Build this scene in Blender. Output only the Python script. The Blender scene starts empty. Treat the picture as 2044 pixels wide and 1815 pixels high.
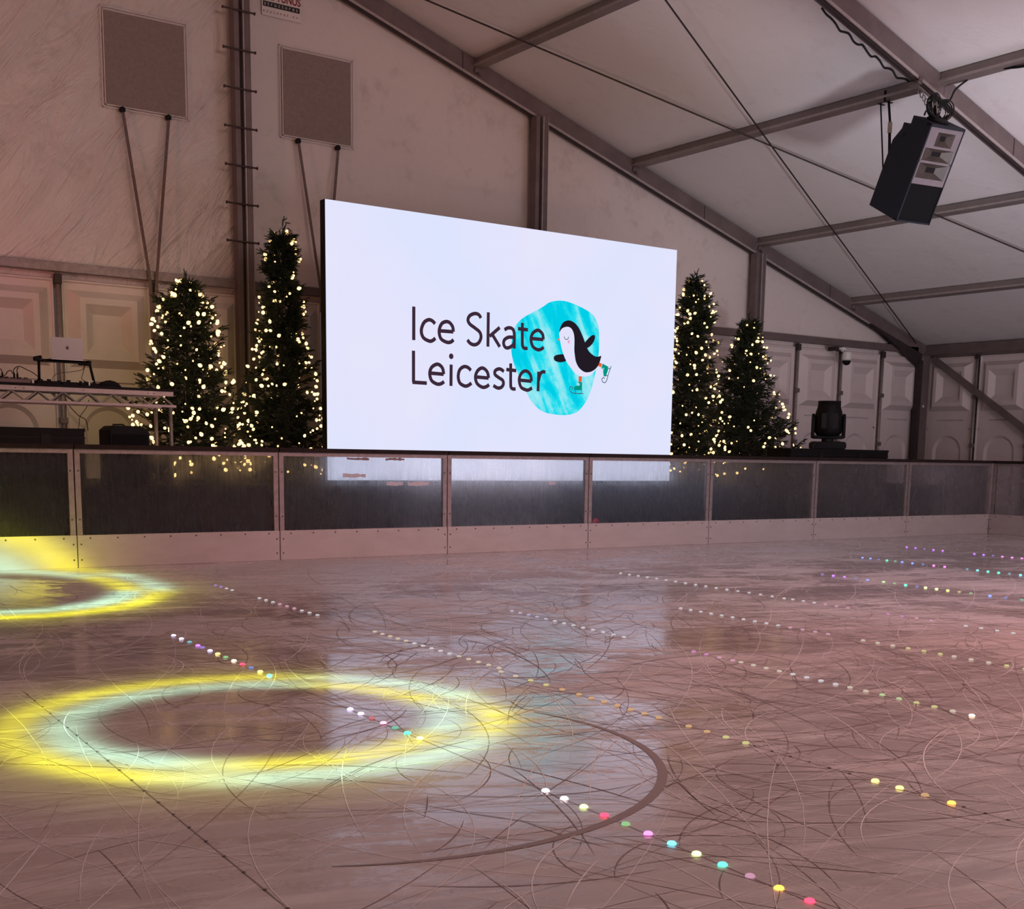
import bpy, math, random
from math import sin, cos, pi, radians, sqrt, hypot
from mathutils import Vector, Matrix

random.seed(7)
SC = bpy.context.scene
COL = SC.collection
SC.view_settings.view_transform = 'Standard'
SC.view_settings.look = 'None'
SC.view_settings.gamma = 1.0
SC.view_settings.use_curve_mapping = False
SC.view_settings.exposure = 0.0

# ------------------------------------------------------------------ materials
def mat(name, color=(.5, .5, .5), rough=.5, metal=0.0, spec=.5, emit=None, strength=1.0):
    m = bpy.data.materials.new(name); m.use_nodes = True
    b = m.node_tree.nodes['Principled BSDF']
    b.inputs['Base Color'].default_value = (*color, 1)
    b.inputs['Roughness'].default_value = rough
    b.inputs['Metallic'].default_value = metal
    b.inputs['Specular IOR Level'].default_value = spec
    if emit:
        b.inputs['Emission Color'].default_value = (*emit, 1)
        b.inputs['Emission Strength'].default_value = strength
    return m

class NT:
    """small helper to wire nodes"""
    def __init__(s, m): s.t = m.node_tree; s.b = s.t.nodes.get('Principled BSDF')
    def n(s, kind, **kw):
        x = s.t.nodes.new(kind)
        for k, v in kw.items():
            if k in x.inputs: x.inputs[k].default_value = v
            else: setattr(x, k, v)
        return x
    def l(s, a, b): s.t.links.new(a, b)
    def noise(s, scale, detail=4, rough=.5, vec=None, stretch=None, dist=0):
        x = s.n('ShaderNodeTexNoise'); x.inputs['Scale'].default_value = scale
        x.inputs['Detail'].default_value = detail; x.inputs['Roughness'].default_value = rough
        x.inputs['Distortion'].default_value = dist
        tc = s.n('ShaderNodeTexCoord'); mp = s.n('ShaderNodeMapping')
        s.l(tc.outputs['Object'], mp.inputs['Vector'])
        if stretch:
            if len(stretch) > 1:      # rotated grain: texture-type mapping keeps the stretch oblique
                mp.vector_type = 'TEXTURE'; mp.inputs['Rotation'].default_value = stretch[1]
                mp.inputs['Scale'].default_value = tuple(1 / k for k in stretch[0])
            else: mp.inputs['Scale'].default_value = stretch[0]
        s.l(mp.outputs[0], x.inputs['Vector'])
        return x.outputs['Fac']
    def ramp(s, src, stops):
        r = s.n('ShaderNodeValToRGB'); e = r.color_ramp.elements
        while len(e) < len(stops): e.new(.5)
        for i, (p, c) in enumerate(stops):
            e[i].position = p; e[i].color = (*c, 1) if len(c) == 3 else c
        s.l(src, r.inputs[0]); return r.outputs[0]
    def bump(s, src, strength, dist=.01):
        b = s.n('ShaderNodeBump'); b.inputs['Strength'].default_value = strength
        b.inputs['Distance'].default_value = dist
        s.l(src, b.inputs['Height']); s.l(b.outputs[0], s.b.inputs['Normal']); return b
    def math(s, op, a, b=None):
        x = s.n('ShaderNodeMath', operation=op)
        for i, v in enumerate((a, b)):
            if v is None: continue
            if isinstance(v, (int, float)): x.inputs[i].default_value = v
            else: s.l(v, x.inputs[i])
        return x.outputs[0]
    def mix(s, f, a, b, mode='MIX'):
        x = s.n('ShaderNodeMix', data_type='RGBA', blend_type=mode)
        for i, v in ((0, f), (6, a), (7, b)):
            if isinstance(v, (int, float)): x.inputs[i].default_value = v
            elif isinstance(v, tuple): x.inputs[i].default_value = (*v, 1)
            else: s.l(v, x.inputs[i])
        return x.outputs[2]
G = lambda v: (v, v, v)

def worn(name, c1, c2, rough=.5, metal=0, scale=6, stretch=((1, 1, 1),), bump=.1):
    m = mat(name, c1, rough, metal); t = NT(m)
    f = t.noise(scale, 6, .65, stretch=stretch)
    t.l(t.ramp(f, [(.3, c1), (.72, c2)]), t.b.inputs['Base Color'])
    t.bump(f, bump, .004)
    return m

# white PVC tent cloth with wrinkles and grime
def pvc(name, base, dirt, wr=.35, stretch=((1, 1, 1), (0, 0, 0)), gloss=.42):
    m = mat(name, base, gloss); t = NT(m)
    big = t.noise(1.1, 5, .6, stretch=stretch, dist=.6)
    fine = t.noise(9, 6, .7)
    spots = t.noise(2.3, 8, .75)
    c = t.ramp(spots, [(.3, dirt), (.46, base), (1, base)])
    c = t.mix(.12, c, t.ramp(fine, [(.35, dirt), (.6, base)]))
    t.l(c, t.b.inputs['Base Color'])
    t.bump(t.math('ADD', big, t.math('MULTIPLY', fine, .04)), wr, .12)
    return m
M = {}
M['cloth'] = pvc('tent_cloth', (.71, .63, .595), (.56, .48, .45), .28)
M['cloth_crinkle'] = pvc('tent_cloth_crinkled', (.68, .615, .57), (.54, .475, .43), 1.0, ((.55, 1.0, 2.6), (0, radians(-52), 0)), .30)
M['roof'] = pvc('roof_cloth', (.80, .77, .77), (.72, .68, .68), .15, gloss=.55)
M['alu'] = worn('aged_aluminium', (.20, .155, .15), (.14, .105, .105), .5, .3, 3, ((1, 1, 1),))
M['purlin'] = worn('purlin_aluminium', (.27, .225, .215), (.21, .17, .165), .5, .3, 3)
M['alu_dark'] = worn('shaded_channel', (.03, .02, .022), (.05, .036, .036), .6, .2)
M['alu_light'] = worn('bright_aluminium', (.46, .40, .39), (.34, .29, .28), .45, .35, 12)
M['galv'] = worn('galvanised_steel', (.33, .275, .265), (.20, .165, .16), .5, .4, 18)
M['peg'] = mat('rusty_peg', (.05, .03, .025), .6)
M['mesh'] = worn('vent_mesh', (.30, .235, .21), (.23, .18, .165), .85, 0, 30, bump=.3)
M['strap'] = worn('webbing_strap', (.20, .14, .12), (.11, .08, .07), .8, 0, 30)
M['panel'] = worn('moulded_white_panel', (.66, .58, .57), (.58, .50, .49), .5, 0, 2.5, bump=.05)
M['black'] = worn('black_paint', (.004, .0035, .004), (.007, .006, .007), .6, 0, 20)
M['black_cloth'] = worn('black_drape', (.010, .009, .011), (.016, .014, .017), .9, 0, 3, ((9, 9, .6),), bump=.6)
M['navy'] = worn('dark_cabinet_paint', (.016, .018, .026), (.022, .024, .034), .6, 0, 30)
M['rubber'] = mat('black_rubber', (.006, .0055, .006), .65, 0, .3)
M['grille'] = worn('speaker_grille', (.003, .003, .004), (.005, .005, .007), .8, 0, 200, bump=.5)
M['horn'] = worn('horn_plastic', (.20, .17, .185), (.16, .135, .15), .5, 0, 15)
M['horn_in'] = worn('horn_throat', (.085, .065, .055), (.045, .035, .032), .5, 0, 8)
M['kick'] = worn('white_kickboard', (.50, .43, .41), (.42, .35, .33), .38, 0, 3, ((1, 1, 3),), bump=.04)
M['rail'] = worn('brown_handrail', (.014, .007, .006), (.028, .015, .013), .7, 0, 14)
M['bolt'] = mat('bolt_head', (.10, .08, .08), .5, .6)
M['tape'] = worn('sticker_tape', (.62, .60, .66), (.5, .47, .5), .7, 0, 30)
M['brown_tape'] = worn('brown_tape', (.30, .20, .19), (.22, .15, .14), .7, 0, 30)
M['white_plastic'] = mat('white_plastic', (.72, .70, .66), .4)
M['silver'] = mat('silver_laptop_lid', (.46, .45, .46), .38, .55)
M['logo_grey'] = mat('lid_emblem', (.10, .08, .08), .3, .2)
M['needles'] = worn('fir_needles', (.012, .022, .010), (.026, .042, .018), .65, 0, 8)
M['trunk'] = mat('bark', (.05, .035, .025), .9)
M['wire'] = mat('green_wire', (.012, .02, .012), .6)
M['red_cloth'] = mat('red_fabric', (.6, .03, .06), .8)
M['dark_wire'] = mat('steel_cable', (.035, .025, .025), .5, .4)
M['dark_floor'] = worn('dark_matting', (.06, .05, .05), (.09, .075, .075), .9, 0, 8)
M['sign_white'] = mat('sign_white', (.72, .65, .62), .5)
M['sign_red'] = mat('sign_red', (.22, .012, .018), .5)
M['sign_black'] = mat('sign_black', (.015, .012, .012), .5)
M['brown_cable'] = mat('brown_cable', (.10, .05, .04), .6)

def emis(name, col, s=1.0):
    m = bpy.data.materials.new(name); m.use_nodes = True
    t = m.node_tree; t.nodes.clear()
    e = t.nodes.new('ShaderNodeEmission'); o = t.nodes.new('ShaderNodeOutputMaterial')
    e.inputs[0].default_value = (*col, 1); e.inputs[1].default_value = s
    t.links.new(e.outputs[0], o.inputs[0]); return m

for k_ in ('black', 'rail', 'grille', 'black_cloth', 'navy'): M[k_].node_tree.nodes['Principled BSDF'].inputs['Specular IOR Level'].default_value = .18
# bulbs: warm white, LED strip colours
M['bulb'] = emis('warm_bulb', (1.0, .60, .22), 3.6)

# frosted, streaked barrier glass
def glass():
    m = bpy.data.materials.new('misted_acrylic'); m.use_nodes = True
    t = NT(m); t.t.nodes.clear()
    out = t.n('ShaderNodeOutputMaterial')
    tr = t.n('ShaderNodeBsdfTransparent'); tr.inputs[0].default_value = (.95, .95, .96, 1)
    fr = t.n('ShaderNodeBsdfRefraction'); fr.inputs['IOR'].default_value = 1.12
    fr.inputs['Roughness'].default_value = .75; fr.inputs['Color'].default_value = (.85, .85, .88, 1)
    df = t.n('ShaderNodeBsdfTranslucent'); df.inputs[0].default_value = (.62, .62, .68, 1)
    gl = t.n('ShaderNodeBsdfGlossy'); gl.inputs['Roughness'].default_value = .12
    gl.inputs[0].default_value = (1, 1, 1, 1)
    drips = t.noise(2.2, 6, .7, stretch=((16, 1, 1.2),))
    blot = t.noise(3.0, 7, .7)
    f = t.math('MULTIPLY', drips, blot)
    fac = t.ramp(f, [(.15, G(.05)), (.25, G(.30)), (.36, G(.52))])
    m1 = t.n('ShaderNodeMixShader'); t.l(fac, m1.inputs[0]); t.l(tr.outputs[0], m1.inputs[1]); t.l(fr.outputs[0], m1.inputs[2])
    m2 = t.n('ShaderNodeMixShader'); m2.inputs[0].default_value = .13
    t.l(m1.outputs[0], m2.inputs[1]); t.l(df.outputs[0], m2.inputs[2])
    fz = t.n('ShaderNodeFresnel'); fz.inputs[0].default_value = 1.25
    m3 = t.n('ShaderNodeMixShader'); t.l(fz.outputs[0], m3.inputs[0])
    t.l(m2.outputs[0], m3.inputs[1]); t.l(gl.outputs[0], m3.inputs[2])
    t.l(m3.outputs[0], out.inputs[0])
    return m
M['glass'] = glass()

# rink ice: milky body, wet sheen broken up by skating wear
def ice():
    m = mat('rink_ice', (.5, .45, .45), .2); t = NT(m)
    wear = t.noise(.55, 6, .6, dist=.9)
    swirl = t.noise(1.5, 9, .72, stretch=((.45, 1.6, 1), (0, 0, radians(-25))), dist=1.8)
    streak = t.noise(5.0, 8, .75, stretch=((.16, 1.5, 1), (0, 0, radians(-12))), dist=.5)
    grit = t.noise(60, 4, .8)
    spots = t.noise(13, 5, .8)
    base = t.ramp(wear, [(.3, (.41, .345, .335)), (.7, (.56, .49, .49))])
    base = t.mix(t.ramp(streak, [(.48, G(0)), (.64, G(.7))]), base, (.74, .68, .69))
    base = t.mix(t.ramp(spots, [(.31, G(.8)), (.36, G(0))]), base, (.20, .15, .14))
    base = t.mix(t.ramp(grit, [(.62, G(0)), (.78, G(.22))]), base, (.74, .70, .71))
    t.l(base, t.b.inputs['Base Color'])
    w = t.math('ADD', t.math('ADD', t.math('MULTIPLY', wear, .50), t.math('MULTIPLY', swirl, .32)), t.math('MULTIPLY', streak, .18))
    w = t.math('ADD', w, t.math('MULTIPLY', t.math('SUBTRACT', spots, .5), .12))
    r = t.ramp(w, [(.44, G(.08)), (.505, G(.17)), (.525, G(.40)), (.60, G(.62))])
    t.l(r, t.b.inputs['Roughness'])
    t.b.inputs['IOR'].default_value = 1.55
    t.b.inputs['Specular IOR Level'].default_value = .6
    hh = t.math('ADD', t.math('MULTIPLY', grit, .2), t.math('ADD', swirl, t.math('MULTIPLY', streak, .5)))
    t.bump(hh, .07, .010)
    return m
M['ice'] = ice()
M['scratch_light'] = mat('frosty_blade_cut', (.92, .86, .87), .5, 0, .5)
M['scratch_dark'] = mat('wet_blade_groove', (.27, .205, .20), .7, 0, .15)

# ------------------------------------------------------------------ geometry helpers
class MB:
    def __init__(s): s.v = []; s.f = []
    def add(s, vs, fs, mtx=None):
        k = len(s.v)
        s.v += [tuple(mtx @ Vector(p)) for p in vs] if mtx else [tuple(p) for p in vs]
        s.f += [tuple(i + k for i in f) for f in fs]; return s
    def box(s, x0, x1, y0, y1, z0, z1, mtx=None):
        vs = [(x, y, z) for z in (z0, z1) for y in (y0, y1) for x in (x0, x1)]
        return s.add(vs, [(0, 2, 3, 1), (4, 5, 7, 6), (0, 1, 5, 4), (2, 6, 7, 3), (0, 4, 6, 2), (1, 3, 7, 5)], mtx)
    def prism(s, poly, a, b, axis='Y', mtx=None):
        """poly 2D swept between a and b along the axis"""
        n = len(poly)
        def P(p, t): return {'Y': (p[0], t, p[1]), 'X': (t, p[0], p[1]), 'Z': (p[0], p[1], t)}[axis]
        vs = [P(p, a) for p in poly] + [P(p, b) for p in poly]
        fs = [tuple(range(n))[::-1], tuple(range(n, 2 * n))]
        fs += [(i, (i + 1) % n, n + (i + 1) % n, n + i) for i in range(n)]
        return s.add(vs, fs, mtx)
    def tube(s, pts, r, n=8, cap=True, r2=None):
        pts = [Vector(p) for p in pts]; k = len(s.v); m = len(pts); up = Vector((0, 0, 1))
        for i, p in enumerate(pts):
            d = (pts[min(i + 1, m - 1)] - pts[max(i - 1, 0)]).normalized()
            a = d.cross(up) if abs(d.z) < .95 else d.cross(Vector((1, 0, 0)))
            a.normalize(); b = d.cross(a)
            rr = r if r2 is None else r + (r2 - r) * i / max(1, m - 1)
            for j in range(n):
                t = 2 * pi * j / n; s.v.append(tuple(p + a * (rr * cos(t)) + b * (rr * sin(t))))
        for i in range(m - 1):
            for j in range(n):
                q = k + i * n; s.f.append((q + j, q + (j + 1) % n, q + n + (j + 1) % n, q + n + j))
        if cap:
            s.f.append(tuple(k + j for j in range(n))[::-1]); s.f.append(tuple(k + (m - 1) * n + j for j in range(n)))
        return s
    def lathe(s, prof, n=20, mtx=None):
        """prof list of (r,z)"""
        vs = []; fs = []
        for r, z in prof:
            for j in range(n): t = 2 * pi * j / n; vs.append((r * cos(t), r * sin(t), z))
        for i in range(len(prof) - 1):
            for j in range(n): fs.append((i * n + j, i * n + (j + 1) % n, (i + 1) * n + (j + 1) % n, (i + 1) * n + j))
        fs.append(tuple(range(n))[::-1]); fs.append(tuple(range((len(prof) - 1) * n, len(prof) * n)))
        return s.add(vs, fs, mtx)
    def mesh(s, name):
        me = bpy.data.meshes.new(name); me.from_pydata(s.v, [], s.f); me.update(); return me
    def build(s, name, m, parent=None, smooth=False, bevel=0, world=True):
        me = s.mesh(name); me.materials.append(m)
        if smooth:
            for p in me.polygons: p.use_smooth = True
        o = bpy.data.objects.new(name, me); COL.objects.link(o)
        if parent:
            o.parent = parent
            if world: o.matrix_parent_inverse = parent.matrix_world.inverted()
        if bevel:
            b = o.modifiers.new('bevel', 'BEVEL'); b.width = bevel; b.segments = 2; b.limit_method = 'ANGLE'
        return o

def tag(o, label, cat, group=None, kind=None):
    o['label'] = label; o['category'] = cat
    if group: o['group'] = group
    if kind: o['kind'] = kind
    return o
def thing(name, label, cat, loc, group=None):
    o = bpy.data.objects.new(name, None); COL.objects.link(o); o.location = loc
    o.matrix_world = Matrix.Translation(loc); o.empty_display_size = .1
    return tag(o, label, cat, group)
def struct(name, mb, m, **kw):
    o = mb.build(name, m, **kw); o['kind'] = 'structure'; return o
def smooth_line(pts, sub=6, closed=False):
    pts = [Vector(p) for p in pts]; n = len(pts); out = []
    if n < 3: return pts
    for i in range(n if closed else n - 1):
        if closed: a, b, c, d = (pts[(i + j - 1) % n] for j in range(4))
        else: a, b, c, d = pts[max(i - 1, 0)], pts[i], pts[i + 1], pts[min(i + 2, n - 1)]
        for j in range(sub):
            t = j / sub
            out.append(.5 * ((2 * b) + (c - a) * t + (2 * a - 5 * b + 4 * c - d) * t * t + (3 * b - a - 3 * c + d) * t ** 3))
    if not closed: out.append(pts[-1])
    return out
def ribbon(mb, pts, w, place, taper=False):
    """flat stroke of width w along 2D points; place maps a 2D point into 3D"""
    pts = [Vector((p[0], p[1])) for p in pts]; k = len(mb.v); n = len(pts)
    for i, p in enumerate(pts):
        d = (pts[min(i + 1, n - 1)] - pts[max(i - 1, 0)])
        if d.length < 1e-9: d = Vector((1, 0))
        d.normalize(); q = Vector((-d.y, d.x)) * w / 2
        if taper: q *= max(.15, max(0.0, sin(pi * i / (n - 1))) ** .5)
        mb.v.append(place(p + q)); mb.v.append(place(p - q))
    for i in range(n - 1): mb.f.append((k + 2 * i, k + 2 * i + 1, k + 2 * i + 3, k + 2 * i + 2))
def cable(name, pts, r, m, parent=None, sub=6):
    return MB().tube(smooth_line(pts, sub), r, 6).build(name, m, parent, smooth=True)
def text_obj(txt, size, m, name, parent, mtx, depth=.001, spacing=1.0, bold=0):
    cu = bpy.data.curves.new(name, 'FONT'); cu.body = txt; cu.size = size; cu.extrude = depth
    cu.space_character = spacing; cu.offset = bold; cu.align_x = 'LEFT'
    t = bpy.data.objects.new(name, cu); COL.objects.link(t)
    bpy.context.view_layer.update()
    me = bpy.data.meshes.new_from_object(t); bpy.data.objects.remove(t)
    me.materials.clear(); me.materials.append(m); me.transform(mtx)
    o = bpy.data.objects.new(name, me); COL.objects.link(o); o.parent = parent
    o.matrix_parent_inverse = parent.matrix_world.inverted(); return o

# ------------------------------------------------------------------ camera
def make_camera():
    yaw, pitch, roll = .6252, -.1578, .01816
    f = Vector((sin(yaw) * cos(pitch), cos(yaw) * cos(pitch), sin(pitch)))
    r = Vector((cos(yaw), -sin(yaw), 0)); u = r.cross(f)
    r2 = r * cos(roll) + u * sin(roll); u2 = -r * sin(roll) + u * cos(roll)
    cam = bpy.data.cameras.new('camera'); o = bpy.data.objects.new('camera', cam); COL.objects.link(o)
    mw = Matrix((r2, u2, -f)).transposed().to_4x4(); mw.translation = Vector((0, -11.92, 1.145))
    o.matrix_world = mw
    cam.sensor_fit = 'HORIZONTAL'; cam.sensor_width = 36
    cam.lens = 36 * 2474 / 2044
    cam.shift_x = -(1083 - 1022) / 2044
    cam.shift_y = (1297 - 907.5) / 2044
    cam.clip_start = .05; cam.clip_end = 200
    SC.camera = o
make_camera()

# ------------------------------------------------------------------ tent: setting
SL = .3157; XE = 19.70; ZE = 3.215; YF = 3.20; BAY = 5.5; YS = YF - BAY   # first and second frame
def zr(x): return ZE + SL * (XE - x)
XA = 4.0                                                                    # ridge
XL = 2 * XA - XE
def zroof(x): return zr(x) if x >= XA else zr(2 * XA - x)
POSTS = [15.114, 10.674, 6.23, 1.79, -2.65, -7.1]

struct('floor', MB().add([(-12, -24, 0), (17.3, -24, 0), (17.3, 0, 0), (-12, 0, 0)], [(0, 1, 2, 3)]), M['ice'])
struct('floor_surround', MB().box(-12, 20, -.0, 3.4, -.1, -.01).box(17.31, 20, -24, -.0, -.1, -.01), M['dark_floor'])

def wall_poly(xa, xb, z0, y):
    n = 12; mb = MB(); vs = []
    for i in range(n + 1):
        x = xa + (xb - xa) * i / n; vs.append((x, y, z0)); vs.append((x, y, zroof(x) - .02))
    return mb.add(vs, [(2 * i, 2 * i + 2, 2 * i + 3, 2 * i + 1) for i in range(n)])
ww = wall_poly(XL, POSTS[2], 2.9, 3.345); struct('wall_back', ww, M['cloth_crinkle'])
ww = wall_poly(POSTS[2], XE, 2.9, 3.345); struct('wall_back_right', ww, M['cloth'])
# roof cloth, a slight sag between purlins
def roof_sheet(x0, x1):
    mb = MB(); nx, ny = 60, 50; vs = []
    for j in range(ny + 1):
        y = -24 + 27.4 * j / ny
        for i in range(nx + 1):
            x = x0 + (x1 - x0) * i / nx; vs.append((x, y, zroof(x) + .03))
    return mb.add(vs, [(j * (nx + 1) + i, j * (nx + 1) + i + 1, (j + 1) * (nx + 1) + i + 1, (j + 1) * (nx + 1) + i) for j in range(ny) for i in range(nx)])
struct('ceiling', roof_sheet(XA, XE + .1), M['roof'])
struct('ceiling_left', roof_sheet(XL - .1, XA), M['roof'])
struct('wall_left', MB().box(XL - .1, XL - .05, -24, 3.4, -.1, 3.3), M['panel'])
struct('wall_rear', wall_poly(XL, XE, -.1, -24), M['cloth'])

# moulded wall panels, 1.11 m modules under the rails
def panel_mesh(w=1.11, top=3.02):
    g = .035; x0, x1 = g, w - g; mb = MB()
    def ring(a, b, ya, yb):      # a,b = (x0,x1,z0,z1), bevel between rectangles
        A = [(a[0], ya, a[2]), (a[1], ya, a[2]), (a[1], ya, a[3]), (a[0], ya, a[3])]
        B = [(b[0], yb, b[2]), (b[1], yb, b[2]), (b[1], yb, b[3]), (b[0], yb, b[3])]
        mb.add(A + B, [(i, (i + 1) % 4, 4 + (i + 1) % 4, 4 + i) for i in range(4)])
    # rolled rim round the whole panel
    O = (x0, x1, .06, top)
    ring(O, (x0 + .012, x1 - .012, .072, top - .012), .06, .0)
    R1 = (x0 + .028, x1 - .028, .09, top - .03)
    ring((x0 + .012, x1 - .012, .072, top - .012), R1, .0, .0)
    R2 = (R1[0] + .012, R1[1] - .012, R1[2] + .012, R1[3] - .012)
    ring(R1, R2, .0, .02)
    zs = 2.0
    up = (.11, w - .11, 2.03, 2.90)
    # field round the raised frame, in two halves: upper holds the square, lower the arch
    def fieldface(a, hole):
        x0_, x1_, z0_, z1_ = a; h0, h1, g0, g1 = hole
        mb.add([(x0_, .02, z0_), (x1_, .02, z0_), (x1_, .02, z1_), (x0_, .02, z1_), (h0, .02, g0), (h1, .02, g0), (h1, .02, g1), (h0, .02, g1)],
               [(0, 1, 5, 4), (1, 2, 6, 5), (2, 3, 7, 6), (3, 0, 4, 7)])
    fieldface((R2[0], R2[1], zs, R2[3]), up)
    f1 = (.225, w - .225, 2.12, 2.82); ring(up, f1, .02, -.075)
    r1 = (.29, w - .29, 2.19, 2.75); ring(f1, r1, -.075, -.075)
    r2 = (.385, w - .385, 2.30, 2.64); ring(r1, r2, -.075, .005)
    mb.add([(r2[0], .005, r2[2]), (r2[1], .005, r2[2]), (r2[1], .005, r2[3]), (r2[0], .005, r2[3])], [(0, 1, 2, 3)])
    # groove band
    fieldface((R2[0], R2[1], 1.72, zs), (.27, w - .25, 1.855, 1.875))
    ring((.27, w - .25, 1.855, 1.875), (.275, w - .255, 1.862, 1.868), .02, .05)
    mb.add([(.275, .05, 1.862), (w - .255, .05, 1.862), (w - .255, .05, 1.868), (.275, .05, 1.868)], [(0, 1, 2, 3)])
    # arch recess
    cx, cz, r = .54, 1.28, .31; n = 28; k = len(mb.v)
    arch = [(cx + r * cos(pi * i / n), cz + r * sin(pi * i / n)) for i in range(n + 1)] + [(cx - r, .35), (cx + r, .35)]
    inner = [(cx + (x - cx) * .84, cz + (z - cz) * .84 if z >= cz else .42) for x, z in arch]
    def outer_pt(x, z):
        if z < cz: return (R2[0] if x < cx else R2[1], z if z > .36 else R2[2])
        a = math.atan2(z - cz, x - cx); s = min((R2[1] - cx) / max(abs(cos(a)), 1e-6), (1.72 - cz) / max(sin(a), 1e-6))
        return (min(max(cx + cos(a) * s, R2[0]), R2[1]), cz + sin(a) * s)
    out = [outer_pt(x, z) for x, z in arch]
    m_ = len(arch)
    mb.add([(p[0], .02, p[1]) for p in out] + [(p[0], .02, p[1]) for p in arch] + [(p[0], .055, p[1]) for p in inner],
           [(i, (i + 1) % m_, m_ + (i + 1) % m_, m_ + i) for i in range(m_)] +
           [(m_ + i, m_ + (i + 1) % m_, 2 * m_ + (i + 1) % m_, 2 * m_ + i) for i in range(m_)] +
           [tuple(2 * m_ + i for i in range(m_))])
    # corners between the arch fan and the band, and a back sheet
    mb.box(x0, x1, .062, .075, .06, top)
    return mb
pm = panel_mesh().mesh('wall_panel'); pm.materials.append(M['panel'])
k = 0
for i in range(24):
    x = XE - .15 - 1.11 * (i + 1)
    if x < -2: break
    o = bpy.data.objects.new('wall_back_panel', pm); COL.objects.link(o); o.location = (x, 3.26, 0); o['kind'] = 'structure'
for i in range(5):
    o = bpy.data.objects.new('wall_right_panel', pm); COL.objects.link(o); o['kind'] = 'structure'
    o.rotation_euler = (0, 0, -pi / 2); o.location = (19.72, 3.24 - 1.11 * i, 0)
struct('wall_right', MB().box(19.84, 19.88, -24, 3.4, -.1, 3.3), M['panel'])
TEXT=[
[(7394,2787),(7394,2408)],[(7681,2614),(7641,2645),(7590,2652),(7529,2614),(7495,2525),(7522,2446),(7602,2411),(7650,2421),(7686,2450)],[(7740,2538),(7932,2539)],[(7932,2539),(7923,2595),(7882,2640),(7830,2649),(7769,2618),(7737,2535),(7762,2449),(7843,2413),(7900,2420),(7936,2449)],[(8320,2727),(8286,2765),(8227,2772),(8161,2742),(8136,2692),(8162,2646),(8237,2604),(8305,2560),(8323,2499),(8290,2435),(8231,2408),(8172,2421),(8130,2459)],[(8425,2803),(8424,2398)],[(8593,2636),(8446,2521)],[(8483,2549),(8597,2406)],[(8662,2613),(8714,2640),(8775,2635),(8807,2581),(8810,2398)],[(8808,2532),(8724,2529),(8664,2494),(8653,2444),(8683,2404),(8735,2407),(8796,2446),(8809,2490)],[(8926,2716),(8930,2483),(8937,2434),(8964,2412),(9011,2415)],[(8862,2641),(9012,2637)],[(9059,2537),(9247,2535)],[(9247,2535),(9237,2596),(9191,2636),(9146,2640),(9084,2600),(9059,2527),(9088,2444),(9160,2408),(9214,2416),(9255,2444)],[(7391,2288),(7392,1928)],[(7376,1928),(7572,1926)],[(7611,2044),(7802,2040)],[(7802,2040),(7788,2104),(7748,2143),(7699,2149),(7635,2109),(7611,2040),(7636,1960),(7708,1923),(7765,1928),(7809,1955)],[(7905,2158),(7904,1908)],[(8184,2104),(8142,2136),(8084,2143),(8026,2103),(8005,2026),(8027,1951),(8094,1917),(8144,1924),(8194,1955)],[(8252,2031),(8439,2026)],[(8439,2026),(8424,2088),(8386,2128),(8335,2140),(8277,2102),(8249,2031),(8273,1955),(8347,1914),(8406,1922),(8448,1949)],[(8662,2115),(8618,2140),(8575,2141),(8532,2115),(8533,2073),(8585,2040),(8646,2008),(8655,1959),(8621,1922),(8569,1915),(8509,1941)],[(8761,2219),(8765,1971),(8773,1929),(8796,1913),(8840,1914)],[(8696,2142),(8845,2135)],[(8891,2024),(9078,2018)],[(9078,2018),(9064,2085),(9022,2130),(8969,2137),(8916,2099),(8891,2027),(8919,1942),(8991,1910),(9036,1911),(9089,1938)],[(9184,2141),(9180,1900)],[(9186,2033),(9211,2114),(9247,2142),(9289,2139)],]
DOT=(7905, 2254)
BLOB= [(8827,2674),(8930,2772),(9070,2847),(9230,2930),(9337,2995),(9482,3027),(9610,3025),(9760,2994),(9893,2954),(10008,2905),(10077,2837),(10118,2752),(10131,2664),(10135,2531),(10130,2398),(10105,2263),(10071,2112),(10018,1946),(9946,1809),(9853,1702),(9760,1647),(9610,1620),(9461,1622),(9313,1639),(9203,1680),(9092,1762),(9019,1860),(8945,1972),(8881,2083),(8818,2193),(8781,2305),(8765,2416),(8785,2558)]
PBLACK=[(9493,2642),(9502,2690),(9526,2738),(9565,2776),(9624,2796),(9684,2792),(9745,2765),(9797,2718),(9850,2643),(9904,2544),(9937,2483),(9969,2437),(10022,2401),(10074,2380),(10126,2379),(10171,2390),(10164,2353),(10144,2300),(10110,2246),(10049,2199),(9987,2176),(9915,2172),(9853,2196),(9801,2237),(9763,2299),(9747,2361),(9734,2439),(9734,2518),(9730,2596),(9713,2657),(9677,2702),(9626,2718),(9566,2706),(9527,2684)]
PWHITE=[(9493,2638),(9527,2684),(9566,2706),(9626,2718),(9677,2702),(9713,2657),(9732,2588),(9734,2439),(9747,2361),(9763,2299),(9801,2237),(9853,2196),(9915,2172),(9987,2176),(10049,2199),(10095,2225),(10050,2171),(9999,2136),(9927,2117),(9845,2117),(9763,2148),(9700,2200),(9638,2260),(9586,2336),(9544,2420),(9517,2504),(9500,2573)]
PWING=[(9904,2540),(9944,2586),(10004,2634),(10045,2645),(10064,2622),(10048,2569),(10008,2519),(9952,2480),(9921,2490)]
PWING2=[(9565,2374),(9475,2365),(9426,2346),(9414,2318),(9433,2288),(9498,2274),(9557,2279),(9605,2298),(9581,2339)]
PBEAK=[(9456,2550),(9495,2572),(9503,2534)]
PEYE=[(9569,2597),(9580,2570),(9605,2560),(9630,2570),(9639,2598)]
PCHEEK=[(9643,2535)]
PLEG=[(9814,2115),(9866,2118),(9862,2050),(9814,2043)]
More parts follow.
